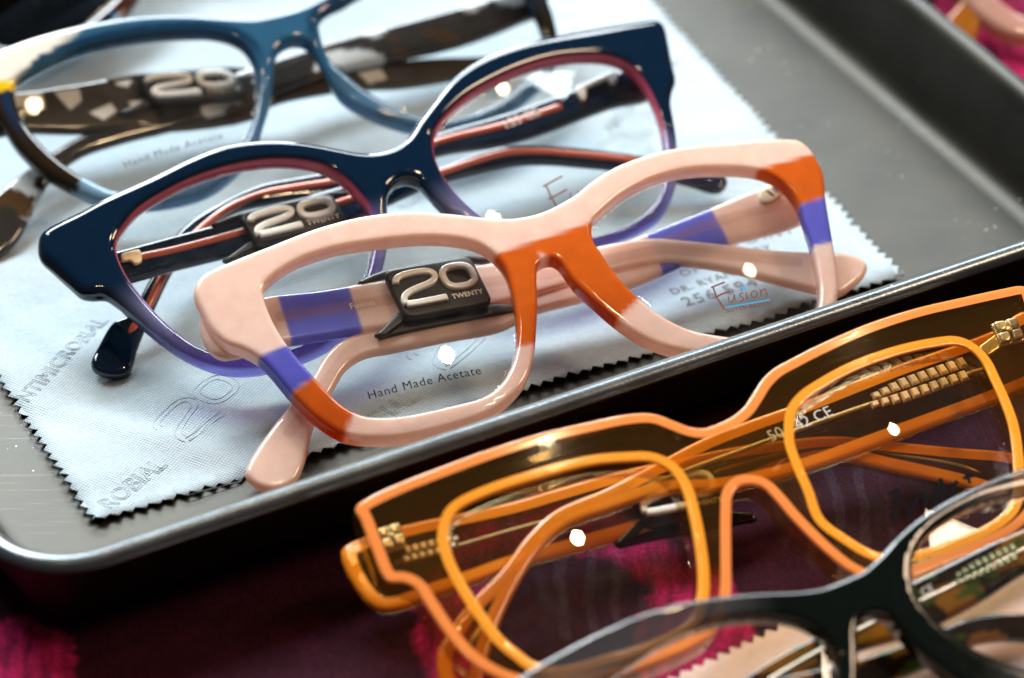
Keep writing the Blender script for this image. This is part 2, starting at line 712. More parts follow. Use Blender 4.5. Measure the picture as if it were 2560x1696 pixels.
M_TRAY = mat_tray()
M_OUTER = mat_tray('shaded_outer_metal', 0.45, 0.6, (38, 34, 30), (50, 46, 41))  # tray metal again, with the outer wall's shade put into a darker colour
M_RIM = mat_tray('worn_highlit_rim_metal', 0.2, 0.3, (92, 100, 106), (122, 130, 136))  # polished by wear; the rim highlight is put into a paler, bluish base colour


def mat_cloth(name, c1, c2, scale=1500.0):
    m, nt, out = nodes(name)
    L = nt.links.new
    tc = N(nt, 'ShaderNodeTexCoord')
    mp = N(nt, 'ShaderNodeMapping')
    mp.inputs['Rotation'].default_value = (0, 0, math.radians(29))
    L(tc.outputs['Object'], mp.inputs['Vector'])
    wx = N(nt, 'ShaderNodeTexWave', _bands_direction='X', Scale=scale / 6.28 * 2, Distortion=1.2, Detail=2.0)
    wy = N(nt, 'ShaderNodeTexWave', _bands_direction='Y', Scale=scale / 6.28 * 2, Distortion=1.2, Detail=2.0)
    L(mp.outputs[0], wx.inputs['Vector']); L(mp.outputs[0], wy.inputs['Vector'])
    ad = N(nt, 'ShaderNodeMath', _operation='MULTIPLY')
    L(wx.outputs['Fac'], ad.inputs[0]); L(wy.outputs['Fac'], ad.inputs[1])
    nz = N(nt, 'ShaderNodeTexNoise', Scale=700.0, Detail=4.0)
    L(tc.outputs['Object'], nz.inputs['Vector'])
    s = N(nt, 'ShaderNodeMath', _operation='ADD')
    L(ad.outputs[0], s.inputs[0]); L(nz.outputs[0], s.inputs[1])
    cr = N(nt, 'ShaderNodeMix', _data_type='RGBA')
    mr = N(nt, 'ShaderNodeMapRange')
    mr.inputs['From Min'].default_value = 0.3
    mr.inputs['From Max'].default_value = 1.2
    L(s.outputs[0], mr.inputs[0])
    L(mr.outputs[0], cr.inputs[0])
    cr.inputs[6].default_value = (*c1, 1)
    cr.inputs[7].default_value = (*c2, 1)
    p = N(nt, 'ShaderNodeBsdfPrincipled', Roughness=0.75)
    p.inputs['Sheen Weight'].default_value = 0.25
    p.inputs['Sheen Roughness'].default_value = 0.4
    p.inputs['Specular IOR Level'].default_value = 0.35
    L(cr.outputs[2], p.inputs['Base Color'])
    b = N(nt, 'ShaderNodeBump', Strength=0.6, Distance=0.0003)
    L(s.outputs[0], b.inputs['Height'])
    L(b.outputs[0], p.inputs['Normal'])
    L(p.outputs[0], out.inputs[0])
    return m


M_CLOTH = mat_cloth('blue_microfibre', lin(156, 172, 181), lin(184, 197, 203))
M_BEIGE = mat_cloth('beige_microfibre', lin(212, 176, 158), lin(230, 198, 182))


# ------------------------------------------------------------------ table covering
def mat_table():
    m, nt, out = nodes('plum_printed_fabric')
    L = nt.links.new
    tc = N(nt, 'ShaderNodeTexCoord')
    obj = tc.outputs['Object']
    nzf = N(nt, 'ShaderNodeTexNoise', Scale=110.0, Detail=6.0, Roughness=0.6)
    L(obj, nzf.inputs['Vector'])
    warp = N(nt, 'ShaderNodeMix', _data_type='RGBA', _blend_type='LINEAR_LIGHT')
    warp.inputs[0].default_value = 0.006
    L(obj, warp.inputs[6]); L(nzf.outputs['Color'], warp.inputs[7])

    def ring(px, rx, ry, rin, rout, soft=0.12):
        c = gz(np.array(px, float), -1.5) * MM
        mp = N(nt, 'ShaderNodeMapping')
        mp.vector_type = 'POINT'
        mp.inputs['Location'].default_value = (-c[0] / rx, -c[1] / ry, 0)
        mp.inputs['Scale'].default_value = (1 / rx, 1 / ry, 0)
        L(warp.outputs[2], mp.inputs['Vector'])
        ln = N(nt, 'ShaderNodeVectorMath', _operation='LENGTH')
        L(mp.outputs[0], ln.inputs[0])
        a = N(nt, 'ShaderNodeMapRange', _interpolation_type='SMOOTHSTEP')
        a.inputs['From Min'].default_value = rin - soft / 2
        a.inputs['From Max'].default_value = rin + soft / 2
        L(ln.outputs['Value'], a.inputs[0])
        b = N(nt, 'ShaderNodeMapRange', _interpolation_type='SMOOTHSTEP')
        b.inputs['From Min'].default_value = rout + soft / 2
        b.inputs['From Max'].default_value = rout - soft / 2
        L(ln.outputs['Value'], b.inputs[0])
        mu = N(nt, 'ShaderNodeMath', _operation='MULTIPLY')
        L(a.outputs[0], mu.inputs[0]); L(b.outputs[0], mu.inputs[1])
        return mu.outputs[0], ln.outputs['Value']

    fac = None
    for px, rx, ry, ri, ro in [((1420, 1570), 0.030, 0.040, 0.62, 1.0), ((10, 1740), 0.015, 0.024, -1, 1.0),
                               ((2540, 40), 0.020, 0.03, -1, 1.0), ((1130, 1790), 0.010, 0.012, -1, 1.0),
                               ((1740, 1640), 0.012, 0.03, 0.2, 1.0)]:
        s, _ = ring(px, rx, ry, ri, ro)
        if fac is None: fac = s
        else:
            mxn = N(nt, 'ShaderNodeMath', _operation='MAXIMUM')
            L(fac, mxn.inputs[0]); L(s, mxn.inputs[1])
            fac = mxn.outputs[0]
    # streaky brush marks inside the printed shapes
    st = N(nt, 'ShaderNodeTexNoise', Scale=380.0, Detail=4.0)
    mps = N(nt, 'ShaderNodeMapping')
    mps.inputs['Scale'].default_value = (1, 0.22, 1)
    mps.inputs['Rotation'].default_value = (0, 0, 0.6)
    L(obj, mps.inputs['Vector']); L(mps.outputs[0], st.inputs['Vector'])
    srm = N(nt, 'ShaderNodeMapRange')
    srm.inputs['From Min'].default_value = 0.32
    srm.inputs['From Max'].default_value = 0.62
    srm.inputs['To Min'].default_value = 0.25
    L(st.outputs[0], srm.inputs[0])
    mu = N(nt, 'ShaderNodeMath', _operation='MULTIPLY')
    L(fac, mu.inputs[0]); L(srm.outputs[0], mu.inputs[1])
    # hatch of pale strokes
    hs, hl = ring((1475, 1485), 0.010, 0.019, -1, 1.0, 0.2)
    wv = N(nt, 'ShaderNodeTexWave', _bands_direction='X', Scale=55.0, Distortion=3.0)
    L(obj, wv.inputs['Vector'])
    wr = N(nt, 'ShaderNodeMapRange')
    wr.inputs['From Min'].default_value = 0.55
    wr.inputs['From Max'].default_value = 0.85
    L(wv.outputs['Fac'], wr.inputs[0])
    hm = N(nt, 'ShaderNodeMath', _operation='MULTIPLY')
    L(hs, hm.inputs[0]); L(wr.outputs[0], hm.inputs[1])
    hs2, _ = ring((2080, 1270), 0.012, 0.02, -1, 1.0, 0.3)
    hm2 = N(nt, 'ShaderNodeMath', _operation='MULTIPLY')
    L(hs2, hm2.inputs[0]); L(wr.outputs[0], hm2.inputs[1])
    hmx = N(nt, 'ShaderNodeMath', _operation='MAXIMUM')
    L(hm.outputs[0], hmx.inputs[0]); L(hm2.outputs[0], hmx.inputs[1])
    hmul = N(nt, 'ShaderNodeMath', _operation='MULTIPLY')
    L(hmx.outputs[0], hmul.inputs[0]); hmul.inputs[1].default_value = 0.05
    base = N(nt, 'ShaderNodeMix', _data_type='RGBA')
    base.inputs[6].default_value = (*lin(28, 5, 8), 1)
    base.inputs[7].default_value = (*lin(60, 17, 36), 1)
    L(nzf.outputs[0], base.inputs[0])
    c1 = N(nt, 'ShaderNodeMix', _data_type='RGBA')
    L(mu.outputs[0], c1.inputs[0]); L(base.outputs[2], c1.inputs[6])
    c1.inputs[7].default_value = (*lin(176, 30, 88), 1)
    c2 = N(nt, 'ShaderNodeMix', _data_type='RGBA')
    L(hmul.outputs[0], c2.inputs[0]); L(c1.outputs[2], c2.inputs[6])
    c2.inputs[7].default_value = (*lin(150, 140, 160), 1)
    # woven speckle
    sp = N(nt, 'ShaderNodeTexNoise', Scale=1800.0, Detail=2.0)
    L(obj, sp.inputs['Vector'])
    spm = N(nt, 'ShaderNodeMapRange')
    spm.inputs['From Min'].default_value = 0.3
    spm.inputs['From Max'].default_value = 0.7
    spm.inputs['To Min'].default_value = 0.45
    spm.inputs['To Max'].default_value = 1.5
    L(sp.outputs[0], spm.inputs[0])
    c3 = N(nt, 'ShaderNodeMix', _data_type='RGBA', _blend_type='MULTIPLY')
    c3.inputs[0].default_value = 1.0
    L(c2.outputs[2], c3.inputs[6]); L(spm.outputs[0], c3.inputs[7])
    p = N(nt, 'ShaderNodeBsdfPrincipled', Roughness=0.9)
    p.inputs['Specular IOR Level'].default_value = 0.1
    L(c3.outputs[2], p.inputs['Base Color'])
    b = N(nt, 'ShaderNodeBump', Strength=0.4, Distance=0.0003)
    L(sp.outputs[0], b.inputs['Height'])
    L(b.outputs[0], p.inputs['Normal'])
    L(p.outputs[0], out.inputs[0])
    return m


ZT = -1.5
tv = np.array([(-900, -700, ZT), (900, -700, ZT), (900, 1100, ZT), (-900, 1100, ZT)], float)
tb = mesh_obj('tablecloth', tv, [(0, 1, 2, 3)], mat_table())
# keep object coordinates equal to world coordinates for the printed pattern
off = np.array(tb.location)
for v in tb.data.vertices: v.co = v.co + tb.location
tb.location = (0, 0, 0)
tag(tb, kind='structure')

# ------------------------------------------------------------------ tray
AZ = math.radians(29.0)
E1 = np.array([math.cos(AZ), math.sin(AZ), 0])
E2 = np.array([-math.sin(AZ), math.cos(AZ), 0])


def rrect(x0, x1, y0, y1, r, n=14):
    pts = []
    for cx, cy, a0 in ((x1 - r, y0 + r, -90), (x1 - r, y1 - r, 0), (x0 + r, y1 - r, 90), (x0 + r, y0 + r, 180)):
        for i in range(n + 1):
            a = math.radians(a0 + 90 * i / n)
            pts.append((cx + r * math.cos(a), cy + r * math.sin(a)))
    return np.array(pts)


HT = 22.0
X0, X1, Y0, Y1 = -119.0, 157.0, -15.2, 330.0      # outer rim line
# profile: inset from the rim line, height
prof = [(16.0, 0.0), (15.0, 0.06), (13.8, 0.4), (12.6, 1.0), (11.6, 1.9), (10.8, 3.1), (10.2, 4.6), (9.4, 7.6), (8.4, 11.0), (7.6, 14.0), (6.9, 16.4), (6.2, 18.3), (5.4, 19.9), (4.6, 21.0),
        (3.7, 21.7), (3.0, 21.97), (2.5, 22.0)]
lip = [(2.5, 22.0), (2.0, 21.95), (1.5, 21.79), (1.06, 21.54), (0.68, 21.2), (0.37, 20.8), (0.15, 20.35), (0.03, 19.9), (0.0, 19.5), (0.2, 18.9), (0.7, 18.0), (1.6, 16.2), (3.2, 13.0), (5.8, 7.8), (8.6, 2.4),
       (9.9, 0.0), (11.6, -1.1), (16.0, -1.3)]


def sweep(profile):
    V, F = [], []
    n = None
    for ins, z in profile:
        r = 19.0 - ins
        P = rrect(X0 + ins, X1 - ins, Y0 + ins, Y1 - ins, max(r, 1.2))
        n = len(P)
        V.append(P[:, :1] * E1 + P[:, 1:2] * E2 + np.array([0, 0, z]))
    V = np.vstack(V)
    for i in range(len(profile) - 1):
        for j in range(n):
            k = (j + 1) % n
            F.append((i * n + j, i * n + k, (i + 1) * n + k, (i + 1) * n + j))
    return V, F, n


tray = empty('serving_tray', (X0 * 0.5 + X1 * 0.5) * E1 + (Y0 + Y1) * 0.5 * E2 + np.array([0, 0, -1.3]))
tag(tray, 'shallow dark grey metal tray with rounded rim under the blue cloth', 'tray')
V, F, n = sweep(prof)
F = [tuple(reversed(f)) for f in F]
mesh_obj('wall', V, F, M_TRAY, tray)
V2, F2, n = sweep(lip[:8])
mesh_obj('rim', V2, [tuple(reversed(f)) for f in F2], M_RIM, tray)
V3, F3, n = sweep(lip[7:])
mesh_obj('outer_wall', V3, [tuple(reversed(f)) for f in F3], M_OUTER, tray)
fl = V[:n]
mesh_obj('floor', fl, [tuple(range(n))], M_TRAY, tray, smooth=False)

# ------------------------------------------------------------------ cleaning cloths
from mathutils import noise as mnoise


def make_cloth(name, corners, mat, tooth, depth, zfun, step=2.2):
    """corners: ground xy; pinked edge on every side"""
    c = np.asarray(corners, float)[:, :2]
    L = []
    cen = c.mean(0)
    for i in range(len(c)):
        a, b = c[i], c[(i + 1) % len(c)]
        ln = np.linalg.norm(b - a)
        nt_ = int(ln / tooth)
        d = (b - a) / nt_
        nr = np.array([d[1], -d[0]]) / np.linalg.norm(d)
        if np.dot(nr, cen - a) < 0: nr = -nr
        for k in range(nt_):
            jit = rng.uniform(-0.14, 0.14) * tooth
            L.append(a + d * k)
            L.append(a + d * (k + 0.5) + nr * depth * rng.uniform(0.7, 1.15) + d / np.linalg.norm(d) * jit)
    L = np.array(L)
    mn, mx = L.min(0), L.max(0)
    gx, gy = np.meshgrid(np.arange(mn[0], mx[0], step), np.arange(mn[1], mx[1], step))
    gx[::2] += step / 2
    G = np.stack([gx.ravel(), gy.ravel()], 1)
    G = G[inpoly(G, c)]
    G = G[pdist(G, c) > depth + 0.5 * step]
    V, T = cdt_fill([L], G)
    z = np.array([zfun(x, y) for x, y in V])
    th = 0.35
    n = len(V)
    X = np.vstack([np.c_[V, z], np.c_[V, z - th]])
    E = {}
    for t in T:
        for a, b in ((t[0], t[1]), (t[1], t[2]), (t[2], t[0])): E[(a, b)] = 1
    F = [tuple(t) for t in T] + [(t[0] + n, t[2] + n, t[1] + n) for t in T]
    F += [(b, a, a + n, b + n) for (a, b) in E if (b, a) not in E]
    return mesh_obj(name, X, F, mat, None, True)


cb = gz(np.array([(228, 1308), (2262, 690), (1640, 0)], float), 1.5)
BL, BR = cb[0][:2], cb[1][:2]
up_r = (cb[2][:2] - BR); up_r /= np.linalg.norm(up_r)
lf = gz(np.array([(0, 960)], float), 1.5)[0][:2] - BL
lf /= np.linalg.norm(lf)
BLUE_C = np.array([BL, BR, BR + up_r * 215, BL + lf * 215])
cen_b = BLUE_C.mean(0)


_cr = gz(np.array([(60, 1000), (700, 1180), (300, 1300), (900, 760), (1150, 960), (1900, 760), (1500, 60), (1900, 640), (0, 780), (420, 1010), (900, 330), (1500, 480)], float), 1.0)
CREASES = [(*_cr[i][:2], *_cr[i + 1][:2], am, wd) for i, am, wd in ((0, 0.55, 3.0), (2, -0.45, 4.0), (4, 0.4, 3.0), (6, 0.6, 4.5), (8, 0.5, 3.5), (10, 0.5, 4.0))]


def z_blue(x, y):
    d = pdist(np.array([[x, y]]), BLUE_C)[0]
    edge = math.exp(-d / 4.0)
    v = Vector((x * 0.045, y * 0.045, 0.3))
    w = mnoise.noise(v) * 0.9 + mnoise.noise(v * 2.3) * 0.3 + 0.12 * mnoise.noise(v * 6.0)
    lift = 0.65 * edge * (0.9 + 0.9 * mnoise.noise(Vector((x * 0.06, y * 0.06, 5.0))))
    for (ax, ay, bx, by, am, wd) in CREASES:
        nx, ny = ay - by, bx - ax
        ln = math.hypot(nx, ny)
        sd = ((x - ax) * nx + (y - ay) * ny) / ln + 2.0 * mnoise.noise(Vector((x * 0.03, y * 0.03, ax)))
        w += am * math.exp(-(sd / wd) ** 2)
    d0 = math.hypot(x - BL[0], y - BL[1])
    lift += 0.9 * math.exp(-d0 / 12.0)
    return max(0.45, 0.85 + w + lift)


cloth = make_cloth('cleaning_cloth', BLUE_C, M_CLOTH, 3.0, 1.7, z_blue)
tag(cloth, 'pale blue microfibre cleaning cloth with zigzag edges spread in the tray', 'cloth')


def drape(V2, zf, lift):
    return np.array([(x, y, zf(x, y) + lift) for x, y in V2])


def cloth_print(name, s, pa, pb, mat, zf, parent, bold=0.0, spacing=1.0, up=1.0):
    a, b = gz(np.array(pa, float), 1.0)[:2], gz(np.array(pb, float), 1.0)[:2]
    V, F, _ = text_map(s, a, b, up=up, bold=bold, spacing=spacing)
    return mesh_obj(name, drape(V, zf, 0.10), F, mat, parent, False)


def cloth_emboss(s, pa, pb, zf, parent, up=1.0):
    a, b = gz(np.array(pa, float), 1.0)[:2], gz(np.array(pb, float), 1.0)[:2]
    V, F, Ed = text_map(s, a, b, up=up, outline=True)
    parts = []
    P = drape(V, zf, 0.02)
    for i, j in Ed:
        if np.linalg.norm(P[i] - P[j]) > 0.02: parts.append(tube(np.array([P[i], P[j]]), 0.10, seg=5))
    v, f = join(parts)
    return mesh_obj('embossed_lettering', v, f, M_CLOTH, parent, True)


# shape of the numerals on the clips and in the cloth (unit square, y down)
TWO = [(.085, .27), (.10, .20), (.15, .15), (.24, .125), (.38, .12), (.48, .145), (.525, .205), (.52, .29), (.46, .36), (.34, .41), (.20, .46), (.115, .53), (.085, .62), (.09, .70)]
TWO_FOOT = [(.09, .70), (.20, .71), (.40, .708), (.555, .70)]
ZERO = [(.778 + .165 * math.copysign(abs(math.cos(a)) ** .72, math.cos(a)), .335 + .205 * math.copysign(abs(math.sin(a)) ** .72, math.sin(a)))
        for a in np.linspace(0, 2 * math.pi, 40, endpoint=False)]


def emboss20(pl, pr, parent, ratio=0.66):
    a, b = gz(np.array(pl, float), 1.0)[:2], gz(np.array(pr, float), 1.0)[:2]
    ex = b - a
    ey = np.array([-ex[1], ex[0]]) * ratio
    parts = []
    for path, cl in ((catmull(TWO, False, 4), False), (np.array(TWO_FOOT), False), (np.array(ZERO), True)):
        path = np.asarray(path)
        t = np.roll(path, -1, 0) - np.roll(path, 1, 0)
        if not cl: t[0] = path[1] - path[0]; t[-1] = path[-1] - path[-2]
        t /= np.linalg.norm(t, axis=1)[:, None]
        nr = np.stack([-t[:, 1], t[:, 0]], 1) * 0.035
        for s in (-1, 1):
            q = path + s * nr
            P = a + q[:, :1] * ex + (0.71 - q[:, 1:2]) * ey
            parts.append(tube(drape(P, z_blue, 0.02), 0.11, cl, 5))
    v, f = join(parts)
    mesh_obj('embossed_numerals', v, f, M_CLOTH, parent, True)


cloth_emboss('NTIMICROBIAL', (72, 1008), (272, 800), z_blue, cloth)
cloth_emboss('ROBIAL', (278, 1275), (420, 1165), z_blue, cloth)
cloth_emboss('BIAL', (955, 1062), (1052, 1000), z_blue, cloth)
cloth_emboss('ANTIMICROBIAL', (1530, 330), (1700, 150), z_blue, cloth)
emboss20((452, 1118), (640, 968), cloth)
emboss20((1105, 940), (1290, 770), cloth)
emboss20((1560, 440), (1690, 300), cloth)
emboss20((1405, 110), (1480, 10), cloth)
emboss20((965, 580), (1075, 490), cloth)
cloth_print('printed_lettering', 'DR. RYAN', (1684, 738), (1838, 690), M_INKGREY, z_blue, cloth, bold=0.012, spacing=1.12)
cloth_print('printed_lettering', '256 594', (1716, 768), (1898, 716), M_INKGREY, z_blue, cloth, bold=0.014, spacing=1.15)
cloth_print('printed_lettering', 'OPTOMETRY', (1706, 692), (1934, 632), M_INKGREY, z_blue, cloth, spacing=1.15)
cloth_print('printed_lettering', 'POINT', (1842, 625), (1990, 584), M_INKGREY, z_blue, cloth, spacing=1.15)

# beige cloth under the dark frame
bc = gz(np.array([(1600, 1722), (1985, 1540), (2520, 1290)], float), ZT + 1)[:, :2]
dirb = (bc[1] - bc[0]); dirb /= np.linalg.norm(dirb)
nb_ = np.array([dirb[1], -dirb[0]])
BEIGE_C = np.array([bc[0] - dirb * 60 + nb_ * 110, bc[0] - dirb * 60 + nb_ * 0 + 0, bc[0] + dirb * 86, bc[0] + dirb * 86 + nb_ * 110])[::-1]


def z_beige(x, y):
    v = Vector((x * 0.05, y * 0.05, 3.3))
    return ZT + 0.75 + 0.3 * mnoise.noise(v)


c2 = make_cloth('cleaning_cloth', BEIGE_C, M_BEIGE, 3.0, 1.7, z_beige)
tag(c2, 'beige pink cleaning cloth with zigzag edge under the dark green frame', 'cloth')


# ------------------------------------------------------------------ spectacles
def tx(P, f):
    return [f(p) for p in P]


LOG = []


class Specs:
    pass


def make_glasses(name, label, S):
    """S: dict with photo outlines of one pair, its lean and colours"""
    zg = S.get('zg', 1.6)
    lift = S.get('lift', 6.5)          # the rims ride above the table on the folded temples
    pl = leaning(S['base'], S['psi'], S['lam'], zg + lift, S.get('k', 5.5 / 69 ** 2), S['mid'])
    T = S.get('T', 4.6)
    w0 = T / 2 * 0.6
    root = empty(name, gz(np.array(S['base'], float), zg))
    tag(root, label, 'eyeglasses', 'eyeglasses on display')
    g = Specs()
    g.pl, g.root, g.w0, g.T = pl, root, w0, T
    outer = pl.unp(catmull(S['outer'], True, 6))
    holes = [pl.unp(catmull(h, True, 6)) for h in S['holes']]
    regs = [(pl.unp(np.array(p, float)), np.array(c), s) for p, c, s in S.get('regions', [])]

    def colf(V, d, ds):
        c = np.tile(np.array(S['col']), (len(V), 1))
        for poly, cc, soft in regs:
            f = sstep(-soft, soft, sdist(V, resample(poly, 0.5)))[:, None]
            c = c * (1 - f) + cc * f
        if 'colf' in S: c = S['colf'](g, V, d, ds, c)
        return c
    clearf = (lambda V, d, ds: S['clearf'](g, V, d, ds)) if 'clearf' in S else (lambda V, d, ds: np.zeros(len(V)))
    r = S.get('r', 1.5)
    if S.get('trim'):
        Vv, h, Tr, bnd, d, ds = plate_shape([outer] + holes, T, r, seam=S['trim'])
        n = len(Vv)
        X = np.vstack([pl.pt(Vv, w0 + h), pl.pt(Vv, w0 - h)])
        dc = ds[Tr].mean(1)
        which = np.where(dc.min(1) < S['trim'] * 0.995, dc.argmin(1), -1)
        body = [tuple(t) for t, q in zip(Tr, which) if q < 0] + [(t[0] + n, t[2] + n, t[1] + n) for t in Tr] + [(b, a, a + n, b + n) for a, b in bnd]
        mesh_obj('front', X, body, S['mat'], root)
        for q, nm in ((0, 'outer_trim'), (1, 'eyewire_trim'), (2, 'eyewire_trim')):
            tri = Tr[which == q]
            us = np.unique(tri)
            mp = -np.ones(n, int); mp[us] = np.arange(len(us))
            mesh_obj(nm, X[us] + pl.n * 0.02, mp[tri], S['trim_mat'] if q == 0 else M_ORANGE3, root)
    else:
        plate('front', pl, [outer] + holes, T, r, w0, S['mat'], root, colf, clearf)
    # lenses
    g.lens = []
    g.lw = []
    for hh in holes:
        c = (hh.min(0) + hh.max(0)) / 2
        RL = S.get('RL', 170.0)

        def lw(V, c=c):
            return 1.6 - ((V[:, 0] - c[0]) ** 2 + (V[:, 1] - c[1]) ** 2) / (2 * RL)
        lo = plate('lens', pl, [hh], 1.4, 0.15, w0 - 0.6, S.get('lens_mat', M_LENS), root, wfun=lw, step=1.15, bstep=1.0, rings=(1.0,))
        g.lens.append(lo)
        g.lw.append(lambda V, lw=lw: lw(V) + w0 - 0.6 + 0.72)
    # temples
    g.tp = []
    g.tm = []
    for side, Q in (('left', S.get('temple_left')), ('right', S.get('temple_right'))):
        if Q is None:
            g.tp.append(None); g.tm.append(None)
            continue
        Hq = pl.pt(pl.unp(Q['hinge']), w0 - T / 2 - Q.get('back', 3.0))[0]
        Tq = gz(np.array(Q['tip'], float), zg + Q.get('tipz', 1.6))
        dv = Tq - Hq
        dv = dv - (dv @ pl.v) * pl.v
        ut = dv / np.linalg.norm(dv)
        if ut @ pl.u < 0: ut = -ut
        tpl = Plane(Hq, ut, pl.v)
        o2 = tpl.unp(catmull(Q['poly'], True, 5))
        zz = tpl.pt(o2)[:, 2]
        LOG.append('%s %s ' % (label[:20], side) + 'hinge z %.1f  angle %.1f  zmin %.1f zmax %.1f' % (Hq[2], math.degrees(math.acos(np.clip(ut @ pl.u, -1, 1))), zz.min(), zz.max()) + ' wmax %.1f' % ((tpl.pt(o2) - pl.P0) @ pl.n).max())
        tr_regs = [(tpl.unp(np.array(p, float)), np.array(c), s) for p, c, s in Q.get('regions', [])]

        def tcol(V, d, ds, Q=Q, tr_regs=tr_regs, tpl=tpl):
            c = np.tile(np.array(Q['col']), (len(V), 1))
            for poly, cc, soft in tr_regs:
                f = sstep(-soft, soft, sdist(V, resample(poly, 0.5)))[:, None]
                c = c * (1 - f) + cc * f
            if 'colf' in Q: c = Q['colf'](g, V, d, ds, c)
            if 'core_px' in Q:
                cp = resample(tpl.unp(catmull(Q['core_px'], False, 4)), 0.6, False)
                dd = np.full(len(V), 1e9)
                for i in range(len(cp)): dd = np.minimum(dd, np.hypot(V[:, 0] - cp[i, 0], V[:, 1] - cp[i, 1]))
                f = (1 - sstep(1.2, 1.5, dd))[:, None] * 0.32
                c = c * (1 - f) + np.array(Q['core_col']) * f
            return c
        tcl = (lambda V, d, ds, Q=Q: np.full(len(V), Q.get('clear', 0.0)))
        TT = Q.get('T', 3.2)
        if Q.get('trim'):
            Vv, h, Tr, bnd, d, ds = plate_shape([o2], TT, 0.9, seam=Q['trim'])
            n = len(Vv)
            X = np.vstack([tpl.pt(Vv, h), tpl.pt(Vv, -h)])
            dc = d[Tr].mean(1)
            a = dc < Q['trim'] * 0.995
            body = [tuple(t) for t in Tr[~a]] + [(t[0] + n, t[2] + n, t[1] + n) for t in Tr] + [(b, a_, a_ + n, b + n) for a_, b in bnd]
            to = mesh_obj('temple', X, body, S['mat'], root)
            tri = Tr[a]
            us = np.unique(tri); mp = -np.ones(n, int); mp[us] = np.arange(len(us))
            mesh_obj('edge_trim', X[us] + tpl.n * 0.02, mp[tri], Q['trim_mat'], to)
        else:
            to = plate('temple', tpl, [o2], TT, 1.1, 0.0, Q.get('mat', S['mat']), root, tcol, tcl, step=Q.get('step', 1.1), bstep=min(0.75, Q.get('step', 1.1)))
        if 'wire_px' in Q:
            cp = resample(tpl.unp(catmull(Q['wire_px'], False, 5)), 1.0, False)
            rad = np.full(len(cp), Q.get('wire_r', 0.7)); rad[-3:] *= np.array([0.9, 0.6, 0.25])
            v, f = tube(tpl.pt(cp, Q.get('wire_w', TT / 2 - 0.1)), rad, False, 8)
            mesh_obj('wire_core', v, f, Q.get('wire_mat', M_STEEL), to)
        g.tp.append(tpl)
        g.tm.append(to)
    return g


def lens_text(g, i, s, pa, pb, mat, bold=0.0, spacing=1.0, up=1.0):
    a, b = g.pl.unp(pa)[0], g.pl.unp(pb)[0]
    V, F, _ = text_map(s, a, b, up, bold=bold, spacing=spacing)
    return mesh_obj('lettering', g.pl.pt(V, g.lw[i](V) + 0.06), F, mat, g.lens[i], False)


def ribbon(pl, uvs, wdt, wf, lift):
    """flat pen stroke"""
    P = np.asarray(uvs, float)
    t = np.gradient(P, axis=0)
    t /= np.linalg.norm(t, axis=1)[:, None] + 1e-9
    nr = np.stack([-t[:, 1], t[:, 0]], 1) * wdt / 2
    A, B = P + nr, P - nr
    V = np.vstack([A, B])
    n = len(P)
    return pl.pt(V, wf(V) + lift), [(i, i + 1, n + i + 1, n + i) for i in range(n - 1)]


def lens_strokes(g, i, strokes, wdt, mat, name='lettering'):
    parts = []
    for st in strokes:
        uv = g.pl.unp(np.array(st, float))
        if len(uv) > 2: uv = catmull(uv, False, 5)
        else: uv = resample(uv, 1.0, False)
        parts.append(ribbon(g.pl, uv, wdt, g.lw[i], 0.06))
    v, f = join(parts)
    return mesh_obj(name, v, f, mat, g.lens[i], False)


def temple_text(g, i, s, pa, pb, mat, lift, up=1.0):
    tpl = g.tp[i]
    a, b = tpl.unp(pa)[0], tpl.unp(pb)[0]
    V, F, _ = text_map(s, a, b, up)
    return mesh_obj('lettering', tpl.pt(V, np.full(len(V), lift)), F, mat, g.tm[i], False)


def hinge(g, i, poly, mat, w0, T=1.6, name='hinge', plane=None):
    pl = plane or g.tp[i]
    L = pl.unp(np.array(poly, float))
    return plate(name, pl, [L], T, 0.35, w0, mat, g.tm[i], bstep=0.5, step=0.8)


